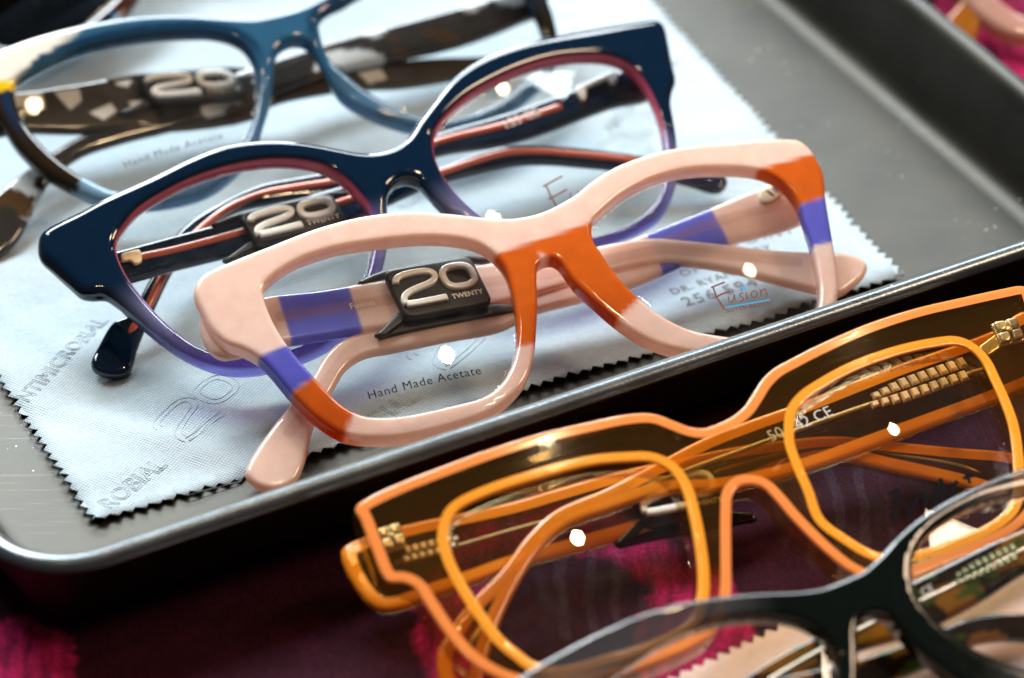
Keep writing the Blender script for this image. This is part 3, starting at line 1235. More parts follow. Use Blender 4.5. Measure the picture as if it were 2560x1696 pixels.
def display_clip(label, tpl, TL, TR, BLc, mat_body, zoff, full=True):
    """rubber clip hugging a temple, with raised chrome numerals"""
    TL, TR, BLc = (np.array(q, float) for q in (TL, TR, BLc))
    ex, ey = TR - TL, BLc - TL
    m = lambda a, b: TL + a * ex + b * ey
    q = tpl.unp(np.array([m(.5, .5)]))[0]
    root = empty('display_clip', tpl.pt([q], 0)[0])
    tag(root, label, 'display clip', 'display clips on the temples')
    # plate with rounded corners
    pts = []
    for cx, cy, a0 in ((.9, .14, -90), (.9, .86, 0), (.1, .86, 90), (.1, .14, 180)):
        for k in range(6):
            a = math.radians(a0 + 90 * k / 5)
            pts.append(m(cx + .1 * math.cos(a), cy + .14 * math.sin(a)))
    P = tpl.unp(np.array(pts), zoff)
    plate('plate', tpl, [P], 2.2, 0.6, zoff, mat_body, root, bstep=0.6, step=1.2)
    # raised lip around the plate face
    # the straps that pass round the temple
    top = [m(-.30, .10), m(-.12, .02), m(.02, -.02), m(.5, -.035), m(.98, -.03), m(1.14, .06), m(1.2, .16), m(1.10, .16), m(.98, .10), m(.5, .09), m(.05, .10), m(-.1, .12), m(-.28, .18)]
    bot = [m(-.40, 1.16), m(-.2, 1.02), m(-.02, .93), m(.06, .97), m(.5, .98), m(.98, .97), m(1.2, 1.08), m(1.22, 1.22), m(.98, 1.22), m(.5, 1.22), m(.0, 1.23), m(-.36, 1.26)]
    for pp, ww in ((top, zoff - 2.2), (bot, zoff - 2.4)):
        L = tpl.unp(np.array(pp), zoff - 2.2)
        plate('strap', tpl, [L], 1.8, 0.5, ww, mat_body, root, bstep=0.6, step=1.2)
    # leg bridging the plate and the strap at each short side
    for poly in ([m(-.40, 1.18), m(-.02, .80), m(.06, .94), m(-.30, 1.22)], ):
        L = tpl.unp(np.array(poly), zoff - 1.0)
        plate('strap', tpl, [L], 1.6, 0.5, zoff - 1.2, mat_body, root, bstep=0.6, step=1.2)

    def stroke(path, closed, hw, top):
        uv = tpl.unp(np.array([m(*p) for p in path]), zoff + 1.1)
        uv = resample(uv, 0.4, closed)
        t = np.roll(uv, -1, 0) - np.roll(uv, 1, 0)
        if not closed:
            t[0] = uv[1] - uv[0]
            t[-1] = uv[-1] - uv[-2]
        t /= np.linalg.norm(t, axis=1)[:, None]
        nr = np.stack([-t[:, 1], t[:, 0]], 1) * hw
        loops = [uv + nr, uv - nr] if closed else [np.vstack([uv + nr, (uv - nr)[::-1]])]
        if closed and abs(np.ptp(loops[0][:, 0])) < abs(np.ptp(loops[1][:, 0])): loops = loops[::-1]
        V, h, Tr, bnd, d, ds = plate_shape(loops, 1.2, 0.3, step=0.6, bstep=0.35, rings=(0.3, 1.0))
        n = len(V)
        w = zoff + 1.1 + top
        X = np.vstack([tpl.pt(V, w + h), tpl.pt(V, w - h)])
        F = [tuple(q) for q in Tr] + [(q[0] + n, q[2] + n, q[1] + n) for q in Tr] + [(b_, a_, a_ + n, b_ + n) for a_, b_ in bnd]
        return X, F
    v, f = join([stroke(catmull(TWO, False, 5), False, 0.74, 0.3), stroke(TWO_FOOT, False, 0.78, 0.33)])
    mesh_obj('numeral', v, f, M_CHROME, root)
    v, f = stroke(ZERO, True, 0.74, 0.3)
    mesh_obj('numeral', v, f, M_CHROME, root)
    a, b = tpl.unp(np.array([m(.61, .735), m(.965, .73)]), zoff + 1.15)
    V, F, _ = text_map('TWENTY', a, b, bold=0.02)
    mesh_obj('lettering', tpl.pt(V, np.full(len(V), zoff + 1.17)), F, M_CHROME, root, False)
    return root


PINK = lin(254, 222, 206)
PINKL = lin(240, 196, 180)
BLUE = lin(104, 104, 204)
BLUEL = lin(128, 132, 226)
ORNG = lin(222, 106, 30)

# ---- pink, orange and blue frame (in focus)
A = dict(
    base=(940, 1118), mid=(1362, 640), psi=22.5, lam=69, zg=1.6, lift=8.5, mat=M_ACE, col=PINK, T=4.4, r=1.0,
    clearf=lambda g, V, d, ds: 0.08 + 0.36 * (1 - sstep(0.15, 0.55, V[:, 1] / V[:, 1].max())),
    outer=[(505, 708), (570, 677), (665, 639), (785, 593), (904, 562), (1024, 550), (1119, 555), (1215, 565), (1287, 566), (1349, 552), (1390, 533), (1431, 509),
           (1475, 474), (1531, 440), (1591, 416), (1651, 398), (1732, 384), (1812, 375), (1892, 370), (1964, 369), (1988, 372), (2008, 384), (2023, 400), (2035, 420),
           (2047, 442), (2054, 470), (2057, 511), (2065, 563), (2073, 611), (2081, 663), (2087, 711), (2089, 755), (2078, 795), (2050, 830), (2000, 862), (1920, 891),
           (1830, 906), (1740, 905), (1679, 894), (1623, 876), (1579, 852), (1539, 824), (1499, 791), (1459, 755), (1431, 727), (1411, 699), (1394, 677), (1378, 668),
           (1356, 672), (1341, 684), (1337, 715), (1339, 763), (1337, 835), (1330, 906), (1311, 969), (1272, 1016), (1215, 1055), (1119, 1088), (1000, 1114), (928, 1117),
           (856, 1107), (785, 1064), (727, 1007), (651, 921), (604, 893), (566, 880), (530, 850), (503, 800), (483, 752), (487, 732)],
    holes=[[(656, 758), (660, 734), (689, 706), (746, 672), (833, 643), (928, 627), (1048, 615), (1119, 617), (1182, 629), (1225, 653), (1258, 691), (1277, 749),
            (1287, 811), (1288, 873), (1277, 926), (1255, 970), (1232, 995), (1196, 1016), (1119, 1036), (1024, 1057), (952, 1064), (904, 1059), (861, 1040), (813, 997),
            (766, 945), (718, 887), (680, 825)],
           [(1474, 591), (1479, 571), (1507, 543), (1551, 507), (1611, 474), (1671, 454), (1732, 444), (1812, 442), (1872, 446), (1912, 456), (1944, 474), (1972, 502),
            (1992, 535), (2008, 583), (2025, 639), (2037, 695), (2043, 743), (2037, 790), (2010, 828), (1965, 846), (1900, 858), (1830, 863), (1772, 856), (1712, 842),
            (1651, 812), (1611, 783), (1571, 747), (1531, 703), (1499, 655), (1479, 623)]],
    regions=[([(1200, 672), (1246, 655), (1300, 637), (1400, 604), (1475, 577), (1560, 570), (1600, 760), (1587, 773), (1539, 818), (1500, 840), (1420, 720), (1345, 650), (1340, 880), (1300, 888), (1240, 893)], ORNG, 0.5),
             ([(1880, 450), (1892, 446), (2030, 408), (2090, 400), (2090, 508), (2055, 517), (2000, 535), (1960, 545)], ORNG, 0.35),
             ([(1960, 545), (2000, 533), (2057, 515), (2090, 505), (2100, 620), (2075, 627), (2034, 636), (1990, 650)], BLUE, 0.5),
             ([(630, 922), (651, 912), (703, 890), (740, 880), (800, 960), (770, 974), (727, 1003), (700, 1030)], BLUE, 0.6),
             ([(700, 1030), (727, 1005), (768, 975), (800, 955), (900, 1040), (880, 1055), (856, 1108), (820, 1130)], ORNG, 0.6)],
    temple_left=dict(hinge=(590, 800), tip=(2120, 690), tipz=5.0, back=1.5, col=PINK, T=2.8, step=0.55, clear=0.22, core_px=[(700, 800), (904, 770), (1215, 715), (1400, 690), (1560, 650), (1650, 633), (1780, 645), (1990, 665)], core_col=lin(196, 140, 110),
                     poly=[(500, 795), (656, 749), (785, 734), (957, 706), (1215, 665), (1340, 655), (1491, 622), (1571, 607), (1631, 601), (1691, 605), (1812, 617), (1932, 631), (2053, 637),
                           (2113, 639), (2149, 651), (2167, 671), (2161, 691), (2133, 719), (2093, 743), (2029, 731), (1932, 707), (1852, 687), (1732, 667), (1651, 667), (1571, 679),
                           (1499, 697), (1336, 745), (1150, 792), (904, 835), (699, 868), (540, 895)],
                     regions=[([(694, 700), (694, 753), (730, 870), (730, 900), (905, 880), (905, 835), (868, 722), (868, 690)], BLUEL, 0.35)]),
    temple_right=dict(hinge=(1995, 500), tip=(680, 1200), tipz=1.5, back=6.0, col=PINK, T=2.8, step=0.55, clear=0.22, core_px=[(1984, 515), (1772, 570), (1475, 690), (1200, 790), (960, 850), (880, 880), (840, 930), (770, 1030), (722, 1090)], core_col=lin(200, 146, 120),
                      poly=[(2010, 440), (1892, 478), (1772, 527), (1611, 591), (1475, 645), (1336, 705), (1200, 755), (1050, 805), (943, 832), (904, 837), (856, 854), (813, 892), (775, 954), (718, 1026),
                            (665, 1093), (622, 1160), (613, 1189), (636, 1217), (680, 1232), (718, 1224), (746, 1198), (766, 1146), (785, 1069), (833, 978), (866, 926), (909, 897), (976, 883),
                            (1119, 854), (1253, 828), (1336, 787), (1450, 757), (1571, 723), (1651, 691), (1820, 615), (1984, 570), (2035, 540)],
                      regions=[([(1600, 560), (1611, 591), (1655, 690), (1665, 720), (1830, 640), (1820, 615), (1772, 527), (1765, 500)], BLUEL, 0.35)]))
gA = make_glasses('eyeglasses', 'pink, orange and blue eyeglasses standing nearest the tray front', A)
lens_text(gA, 0, 'Hand Made Acetate', (921, 1012), (1201, 948), M_INK, spacing=1.12)
fx = lambda x, y: (1250 + .4013 * x, 350 + .4013 * y)
lens_strokes(gA, 1, [[fx(1300, 968), fx(1340, 952), fx(1385, 935)], [fx(1312, 965), fx(1340, 1030), fx(1385, 1098)], [fx(1325, 1030), fx(1360, 1010), fx(1420, 990)]], 0.42, M_INKBROWN)
lens_strokes(gA, 1, [[fx(1410, 1020), fx(1412, 1048), fx(1425, 1056), fx(1440, 1040), fx(1446, 1008), fx(1450, 1040), fx(1462, 1050)],
                     [fx(1500, 1000), fx(1482, 1004), fx(1478, 1016), fx(1495, 1026), fx(1504, 1036), fx(1490, 1048), fx(1474, 1048)],
                     [fx(1518, 994), fx(1522, 1020), fx(1530, 1036)],
                     [fx(1572, 984), fx(1556, 992), fx(1552, 1012), fx(1564, 1026), fx(1582, 1018), fx(1588, 998), fx(1572, 984)],
                     [fx(1606, 976), fx(1614, 1016)], [fx(1609, 996), fx(1622, 976), fx(1638, 972), (fx(1644, 985)), fx(1656, 1018)]], 0.26, M_INKBROWN)
lens_strokes(gA, 1, [[fx(1396, 1085), fx(1530, 1062), fx(1670, 1036)]], 0.36, M_INKBLUE)
lens_strokes(gA, 1, [[fx(1490, 971), fx(1503, 970), fx(1516, 969)]], 2.0 * 0.45, M_INKBLUE, 'letter_dot')
lens_text(gA, 1, 'DUTCH DESIGN', fx(1400, 1117), fx(1678, 1062), M_INKBROWN, bold=0.03, spacing=1.3)
temple_text(gA, 0, 'Fusion', (876, 783), (935, 772), M_WHITEINK, 1.46)
hx = [fx(1600, 370), fx(1612, 345), fx(1650, 325), fx(1700, 322), fx(1745, 345), fx(1735, 385), fx(1690, 420), fx(1640, 432), fx(1608, 415)]
hinge(gA, 1, hx, M_CREAM, 1.6, 1.0)
hinge(gA, 1, [fx(1640, 352), fx(1652, 344), fx(1700, 378), fx(1690, 390)], M_INKGREY, 2.05, 0.5, 'hinge_slot')
hinge(gA, 1, [fx(1675, 335), fx(1687, 328), fx(1728, 358), fx(1718, 368)], M_INKGREY, 2.05, 0.5, 'hinge_slot')
display_clip('black clip with chrome 20 on the pink frame', gA.tp[0], (955, 684), (1174, 644), (1014, 804), M_BLACK, 2.7)

# ---- navy frame
NAVY = lin(3, 27, 48)


def b_col(g, V, d, ds, c):
    dh = ds[:, 1:].min(1)
    vmax = V[:, 1].max()
    upper = sstep(0.30 * vmax, 0.55 * vmax, V[:, 1])[:, None]
    e = (1 - sstep(0.3, 0.7, dh))[:, None]
    c = c * (1 - upper * e) + np.array(lin(190, 78, 100)) * upper * e
    low = (1 - sstep(0.10 * vmax, 0.52 * vmax, V[:, 1]))[:, None]
    c = c * (1 - low) + np.array(lin(190, 186, 236)) * low
    e2 = (1 - sstep(0.7, 1.4, dh))[:, None] * (1 - upper)
    return c * (1 - e2) + np.array(lin(112, 78, 150)) * e2


def b_clear(g, V, d, ds):
    vmax = V[:, 1].max()
    return (1 - sstep(0.10 * vmax, 0.55 * vmax, V[:, 1])) * 0.9


B = dict(
    base=(560, 946), mid=(1010, 430), psi=27.5, lam=68, zg=1.6, lift=8.0, mat=M_NAVY, col=NAVY, T=4.8, r=1.75, colf=b_col, clearf=b_clear,
    outer=[(94, 632), (98, 606), (111, 592), (191, 551), (245, 522), (306, 494), (383, 459), (459, 421), (536, 390), (612, 375), (689, 371), (765, 377), (842, 391), (877, 398), (915, 402),
           (953, 398), (991, 383), (1018, 356), (1037, 325), (1060, 295), (1091, 256), (1129, 214), (1175, 180), (1221, 157), (1297, 130), (1374, 111), (1489, 90), (1584, 75), (1630, 70),
           (1650, 77), (1659, 96), (1667, 134), (1676, 184), (1684, 222), (1676, 245), (1672, 276), (1680, 325), (1686, 367), (1687, 420), (1685, 474), (1675, 511), (1651, 555), (1622, 578),
           (1571, 602), (1477, 630), (1380, 650), (1280, 637), (1180, 592), (1118, 551), (1091, 528), (1060, 494), (1037, 473), (1007, 468), (980, 482), (966, 509), (965, 551), (966, 600),
           (962, 650), (948, 705), (922, 760), (861, 856), (804, 893), (727, 925), (643, 944), (574, 946), (517, 932), (459, 906), (406, 871), (360, 833), (325, 802), (283, 768), (264, 757),
           (230, 757), (203, 752), (172, 726), (134, 691), (99, 657)],
    holes=[[(289, 635), (293, 615), (306, 592), (344, 547), (402, 509), (478, 471), (574, 440), (670, 425), (746, 427), (804, 440), (853, 470), (888, 505), (915, 540), (927, 575), (928, 610),
            (923, 648), (913, 692), (893, 745), (855, 800), (804, 850), (727, 886), (670, 900), (612, 905), (555, 902), (505, 890), (459, 864), (413, 825), (375, 787), (344, 749), (321, 718),
            (302, 684), (291, 652)],
           [(1081, 370), (1085, 352), (1098, 329), (1125, 298), (1164, 264), (1221, 230), (1297, 195), (1374, 172), (1451, 163), (1508, 165), (1546, 176), (1577, 199), (1604, 233), (1627, 276),
            (1644, 325), (1652, 367), (1655, 415), (1652, 465), (1641, 505), (1611, 543), (1571, 573), (1531, 594), (1477, 611), (1410, 622), (1340, 620), (1260, 598), (1198, 560), (1156, 524),
            (1125, 490), (1102, 455), (1087, 421), (1081, 392)]],
    temple_left=dict(hinge=(250, 680), tip=(1790, 462), tipz=4.0, back=1.5, col=NAVY, T=2.8, wire_px=[(330, 655), (420, 637), (563, 600), (750, 545), (1000, 468), (1095, 442), (1183, 413), (1259, 392), (1336, 388), (1451, 396), (1565, 408), (1700, 430)],
                     wire_mat=M_CORERED, wire_r=1.05, wire_w=1.0,
                     poly=[(225, 650), (291, 634), (421, 599), (574, 557), (750, 500), (900, 460), (1000, 445), (1091, 425), (1183, 390), (1259, 371), (1336, 367), (1451, 375), (1565, 390),
                           (1642, 402), (1750, 420), (1805, 440), (1818, 462), (1800, 482), (1700, 458), (1546, 427), (1451, 417), (1374, 411), (1297, 413), (1183, 438), (1095, 461), (1000, 500),
                           (870, 560), (700, 610), (563, 645), (421, 680), (310, 712), (240, 730)]),
    temple_right=dict(hinge=(1610, 190), tip=(280, 915), tipz=1.5, back=5.5, col=NAVY, T=2.8, wire_px=[(1400, 275), (1259, 322), (1098, 362), (950, 420), (842, 460), (746, 476), (650, 495), (560, 535), (490, 590), (440, 640), (405, 700), (360, 790), (318, 845)],
                      wire_mat=M_CORERED, wire_r=1.05, wire_w=1.0,
                      poly=[(1630, 160), (1527, 191), (1431, 230), (1259, 291), (1098, 337), (950, 395), (842, 430), (746, 448), (650, 467), (555, 509), (478, 555), (432, 599), (402, 653), (367, 714),
                            (318, 795), (283, 810), (245, 871), (228, 906), (232, 925), (260, 942), (298, 946), (321, 938), (333, 917), (344, 875), (386, 776), (440, 668), (478, 619), (536, 565),
                            (593, 531), (700, 508), (850, 492), (950, 455), (1083, 394), (1259, 364), (1355, 337), (1527, 272), (1640, 240)]))
gB = make_glasses('eyeglasses', 'dark navy cat-eye eyeglasses behind the pink pair', B)
lens_strokes(gB, 1, [[(1352, 486), (1374, 474), (1400, 461)], [(1360, 484), (1372, 510), (1386, 532)], [(1366, 516), (1390, 504), (1412, 492)]], 0.42, M_INKBROWN)
lens_strokes(gB, 1, [[(1420, 500), (1424, 522), (1436, 518), (1440, 498), (1446, 514)], [(1470, 490), (1458, 498), (1468, 508), (1460, 516)], [(1484, 488), (1490, 506)],
                     [(1512, 480), (1502, 490), (1508, 502), (1520, 494), (1512, 480)], [(1530, 478), (1534, 496)], [(1532, 486), (1546, 476), (1552, 492)]], 0.26, M_INKBROWN)
temple_text(gB, 1, '155 CE', (1265, 335), (1350, 300), M_WHITEINK, 2.1)
hinge(gB, 1, [(1434, 236), (1447, 226), (1462, 244), (1460, 262), (1450, 268), (1440, 255)], M_CHROME, 2.2, 1.2)
hinge(gB, 1, [(1440, 232), (1520, 196), (1538, 194), (1542, 212), (1530, 228), (1518, 222), (1516, 212), (1452, 240)], M_CHROME, 2.2, 1.0)
hinge(gB, 0, [(300, 652), (345, 640), (352, 652), (352, 672), (335, 680), (322, 668), (300, 672)], M_GOLD, 2.3, 1.0)
display_clip('black clip with chrome 20 on the navy frame', gB.tp[0], (593, 540), (825, 485), (641, 618), M_BLACK, 3.2)

# ---- blue grey frame with white corner
TEAL = lin(58, 110, 142)


def c_band(g, V, ds):
    """dark inner layer that shows through the brow above each lens"""
    dh = ds[:, 1:].min(1)
    vm = V[:, 1].max()
    return sstep(0.9, 1.5, dh) * (1 - sstep(2.6, 3.6, dh)) * sstep(0.45 * vm, 0.7 * vm, V[:, 1])


def c_col(g, V, d, ds, c):
    f = c_band(g, V, ds)[:, None] * 0.9
    white = (c.min(1) > 0.5)[:, None]
    f = np.where(white | (c[:, :1] > 0.6), 0, f)
    c = c * (1 - f) + np.array(lin(16, 44, 74)) * f
    low = (1 - sstep(0.15, 0.5, V[:, 1] / V[:, 1].max()))[:, None] * 0.5
    keep = (c.max(1) < 0.05)[:, None]
    return np.where(keep, c, c * (1 - low) + np.array(lin(150, 180, 198)) * low)


def c_clear(g, V, d, ds):
    vm = V[:, 1].max()
    dh = ds[:, 1:].min(1)
    edge = 1 - sstep(0.5, 1.2, dh)
    u0 = g.pl.unp(np.array([(150, 120)], float))[0, 0]
    left = sstep(u0 - 4, u0 + 4, V[:, 0])
    return (0.45 + 0.25 * (1 - sstep(0.1 * vm, 0.6 * vm, V[:, 1])) + 0.25 * edge - 0.2 * c_band(g, V, ds)) * left


def patch_col(dark, lights, seed, sc_=0.10):
    def f(g, V, d, ds, c):
        out = np.zeros((len(V), 3))
        for i, (a, b) in enumerate(V):
            q = Vector((a * sc_, b * sc_ * 1.6, seed))
            n1 = mnoise.noise(q)
            n2 = mnoise.noise(q * 1.9 + Vector((9, 3, 1)))
            col = np.array(dark)
            for thr, lc, nn in lights:
                f_ = sstep(thr, thr + 0.035, (n1, n2)[nn])
                col = col * (1 - f_) + np.array(lc) * f_
            out[i] = col
        return out
    return f


C_ = dict(
    base=(330, 530), mid=(735, 95), psi=24, lam=67, zg=1.6, lift=8.0, mat=M_NAVY, col=TEAL, T=4.6, r=1.8, colf=c_col, clearf=c_clear,
    outer=[(-75, 175), (0, 142), (115, 103), (230, 75), (344, 59), (459, 55), (555, 61), (631, 63), (689, 52), (746, 36), (804, 8), (850, -20), (950, -65), (1150, -112), (1300, -122),
           (1390, -100), (1410, -60), (1385, -20), (1366, 10), (1378, 50), (1391, 107), (1393, 150), (1375, 205), (1300, 275), (1200, 328), (1100, 347), (1030, 341), (972, 325), (915, 302),
           (846, 258), (811, 203), (784, 153), (758, 127), (727, 124), (696, 142), (685, 168), (681, 230), (670, 287), (654, 337), (640, 385), (600, 440), (520, 500), (400, 531), (320, 533),
           (237, 520), (168, 486), (103, 448), (77, 425), (38, 383), (0, 325), (-35, 290), (-85, 245), (-90, 205)],
    holes=[[(36, 250), (40, 228), (61, 212), (96, 191), (172, 157), (249, 134), (344, 115), (459, 105), (536, 107), (593, 126), (620, 153), (635, 191), (639, 249), (631, 306), (612, 356), (570, 405),
            (500, 448), (400, 484), (330, 496), (287, 495), (214, 463), (165, 432), (115, 390), (69, 337), (42, 283)],
           [(796, 75), (815, 50), (861, 27), (900, 4), (1000, -40), (1150, -75), (1250, -70), (1301, -8), (1324, 34), (1343, 77), (1355, 119), (1350, 170), (1300, 225), (1230, 275), (1150, 308),
            (1100, 316), (1045, 308), (972, 279), (915, 245), (857, 199), (819, 161), (800, 111)]],
    regions=[([(-120, 100), (115, 90), (232, 65), (180, 118), (96, 165), (38, 222), (0, 226), (-120, 260)], lin(232, 226, 212), 0.6),
             ([(-120, 250), (0, 224), (40, 222), (42, 246), (0, 252), (-120, 290)], lin(236, 190, 10), 0.4),
             ([(-120, 280), (0, 252), (42, 246), (120, 380), (215, 445), (190, 500), (60, 440), (-60, 330)], lin(38, 28, 16), 0.6),
             ([(1260, -140), (1420, -140), (1420, 180), (1360, 200), (1330, 40), (1290, -30)], lin(48, 40, 26), 0.8)],
    temple_left=dict(hinge=(20, 280), tip=(1225, 165), tipz=4.0, back=1.5, col=lin(66, 56, 42), T=2.8, step=0.5, mat=M_TORT,
                     regions=[([(.38265 * x, .38265 * y) for x, y in P_], lin(240, 234, 222), 0.25) for P_ in (
                         [(60, 640), (270, 628), (292, 735), (80, 725)], [(350, 622), (512, 606), (528, 682), (455, 742), (385, 668)], [(578, 762), (720, 698), (757, 750), (672, 808)],
                         [(835, 690), (935, 676), (945, 742), (880, 764)], [(720, 530), (860, 545), (830, 592), (760, 580)], [(1880, 440), (2010, 430), (2060, 520), (1930, 540)], [(2330, 500), (2480, 470), (2520, 540), (2400, 570)])],
                     poly=[(-40, 255), (88, 233), (230, 210), (333, 191), (574, 178), (685, 188), (788, 184), (865, 172), (1000, 155), (1150, 148), (1230, 150), (1250, 165), (1200, 185), (1100, 208), (1000, 222),
                           (896, 226), (788, 240), (685, 264), (628, 300), (383, 330), (344, 325), (200, 335), (50, 333), (-30, 340)]),
    temple_right=dict(hinge=(1330, -20), tip=(-40, 620), tipz=1.5, back=5.5, col=lin(40, 34, 28), T=2.8, mat=M_TORT,
                      colf=patch_col(lin(44, 40, 36), [(0.10, lin(196, 200, 200), 0), (0.28, lin(70, 50, 30), 1)], 11.2, 0.08),
                      poly=[(1345, -45), (1278, -15), (1049, 50), (860, 100), (700, 150), (560, 200), (420, 270), (300, 315), (200, 345), (110, 400), (40, 450), (-40, 520), (-90, 600), (-80, 655),
                            (-20, 655), (40, 610), (80, 540), (130, 450), (200, 395), (300, 360), (420, 330), (560, 290), (700, 235), (860, 180), (1144, 119), (1309, 57), (1365, 30)]))
gC = make_glasses('eyeglasses', 'translucent blue grey eyeglasses with white and yellow corner', C_)
lens_text(gC, 0, 'Hand Made Acetate', (312, 436), (556, 360), M_INKGREY, spacing=1.12)
display_clip('dark clip with chrome 20 on the blue grey frame', gC.tp[0], (333, 190), (574, 172), (383, 264), M_BLACK, 3.2)

# ---- dark frame at the far left
ang = math.radians(-18)


def fD(p):
    x, y = p[0] - 237, p[1] - 520
    return (35 + x * math.cos(ang) - y * math.sin(ang), 180 + x * math.sin(ang) + y * math.cos(ang))


D = dict(
    lens_mat=M_LENS_DARK, lift=8.0, base=fD((330, 530)), mid=fD((735, 95)), psi=42, lam=66, zg=1.6, mat=M_TORT, col=lin(20, 18, 18), T=4.8, r=1.7,
    colf=lambda g, V, d, ds, c: patch_col(lin(16, 14, 14), [(0.12, lin(20, 100, 140), 0), (0.3, lin(60, 30, 16), 1)], 6.1, 0.09)(g, V, d, ds, c),
    outer=tx(C_['outer'], fD), holes=[tx(h, fD) for h in C_['holes']],
    temple_left=dict(hinge=fD((20, 280)), tip=fD((1225, 165)), tipz=1.8, col=lin(18, 16, 16), T=3.2, poly=tx(C_['temple_left']['poly'], fD)),
    temple_right=dict(hinge=fD((1330, -20)), tip=fD((-40, 620)), tipz=1.8, col=lin(18, 16, 16), T=3.2, poly=tx(C_['temple_right']['poly'], fD)))
gD = make_glasses('eyeglasses', 'black and teal eyeglasses cut off at the far left corner', D)

# ---- orange rimmed amber frame on the table
Eg = dict(
    base=(1380, 1748), mid=(1790, 1170), psi=27.5, lam=68, zg=ZT + 0.1, mat=M_AMBER, T=6.4, r=0.4, lift=8.5, col=lin(200, 100, 20), trim=2.25, trim_mat=M_ORANGE,
    outer=[(883, 1297), (917, 1275), (983, 1244), (1072, 1209), (1205, 1160), (1338, 1118), (1471, 1087), (1538, 1073), (1596, 1067), (1631, 1071), (1671, 1086), (1715, 1102), (1750, 1104), (1785, 1092),
           (1815, 1077), (1844, 1054), (1867, 1021), (1890, 985), (1920, 956), (1966, 930), (2043, 891), (2157, 842), (2272, 805), (2387, 778), (2483, 757), (2536, 748), (2554, 754), (2562, 775), (2580, 840),
           (2600, 900), (2604, 940), (2590, 975), (2592, 1060), (2598, 1150), (2598, 1230), (2580, 1300), (2540, 1350), (2480, 1388), (2370, 1435), (2258, 1478), (2185, 1490), (2114, 1464), (2045, 1411),
           (1960, 1326), (1928, 1288), (1891, 1252), (1864, 1245), (1838, 1249), (1819, 1270), (1815, 1320), (1815, 1420), (1814, 1512), (1805, 1560), (1780, 1606), (1740, 1638), (1650, 1682), (1560, 1715),
           (1450, 1742), (1350, 1752), (1270, 1742), (1183, 1700), (1138, 1660), (1099, 1612), (1050, 1538), (1028, 1505), (1000, 1490), (962, 1488), (946, 1470), (921, 1408), (894, 1337), (880, 1308)],
    holes=[[(1112, 1380), (1116, 1350), (1128, 1320), (1152, 1300), (1227, 1266), (1338, 1231), (1471, 1197), (1560, 1189), (1613, 1189), (1658, 1209), (1689, 1253), (1707, 1311), (1724, 1399), (1731, 1466),
            (1729, 1524), (1715, 1570), (1680, 1602), (1600, 1638), (1500, 1668), (1420, 1692), (1370, 1697), (1320, 1683), (1294, 1663), (1249, 1626), (1205, 1568), (1161, 1501), (1125, 1430)],
           [(1972, 1116), (1978, 1067), (2004, 1033), (2043, 1006), (2119, 964), (2234, 922), (2330, 901), (2379, 897), (2410, 910), (2437, 937), (2460, 983), (2487, 1044), (2506, 1102), (2517, 1194),
            (2517, 1250), (2505, 1296), (2470, 1330), (2400, 1366), (2290, 1405), (2230, 1418), (2173, 1411), (2098, 1368), (2045, 1326), (2020, 1260), (1994, 1200), (1974, 1144)]],
    temple_left=dict(hinge=(945, 1400), tip=(2540, 1215), tipz=1.7, col=ORNG, T=2.8, trim=2.9, trim_mat=M_ORANGE2, back=8.0,
                     wire_px=[(985, 1410), (1120, 1375), (1294, 1325), (1500, 1270), (1700, 1215), (1850, 1165), (2000, 1128), (2090, 1120), (2234, 1140), (2387, 1165), (2450, 1185)], wire_r=0.45, wire_w=0.4,
                     poly=[(852, 1384), (900, 1352), (1005, 1320), (1272, 1262), (1400, 1225), (1560, 1180), (1700, 1150), (1850, 1120), (1974, 1104), (2081, 1096), (2234, 1110), (2387, 1125), (2509, 1136), (2590, 1160),
                           (2620, 1200), (2600, 1250), (2540, 1260), (2444, 1235), (2387, 1220), (2234, 1186), (2100, 1160), (2000, 1175), (1850, 1232), (1700, 1305), (1533, 1359), (1294, 1426), (1116, 1488), (942, 1532)]),
    temple_right=dict(hinge=(2530, 850), tip=(1140, 1700), tipz=3.6, col=ORNG, T=2.8, trim=2.9, trim_mat=M_ORANGE2, back=1.7,
                      wire_px=[(2460, 925), (2330, 965), (2170, 1015), (2000, 1075), (1850, 1130), (1700, 1185), (1560, 1245), (1420, 1300), (1345, 1360), (1280, 1460), (1210, 1560), (1170, 1620)], wire_r=0.5, wire_w=0.4,
                      poly=[(2565, 785), (2475, 834), (2234, 920), (2004, 1010), (1890, 1050), (1760, 1100), (1660, 1151), (1516, 1226), (1383, 1284), (1316, 1346), (1249, 1435), (1161, 1524), (1116, 1590), (1092, 1643),
                            (1100, 1710), (1140, 1752), (1190, 1735), (1227, 1621), (1272, 1510), (1338, 1399), (1405, 1333), (1516, 1288), (1671, 1242), (1800, 1235), (1985, 1194), (2234, 1106), (2560, 983), (2610, 955)]))
gE = make_glasses('eyeglasses', 'clear amber eyeglasses with bright orange edges on the table', Eg)


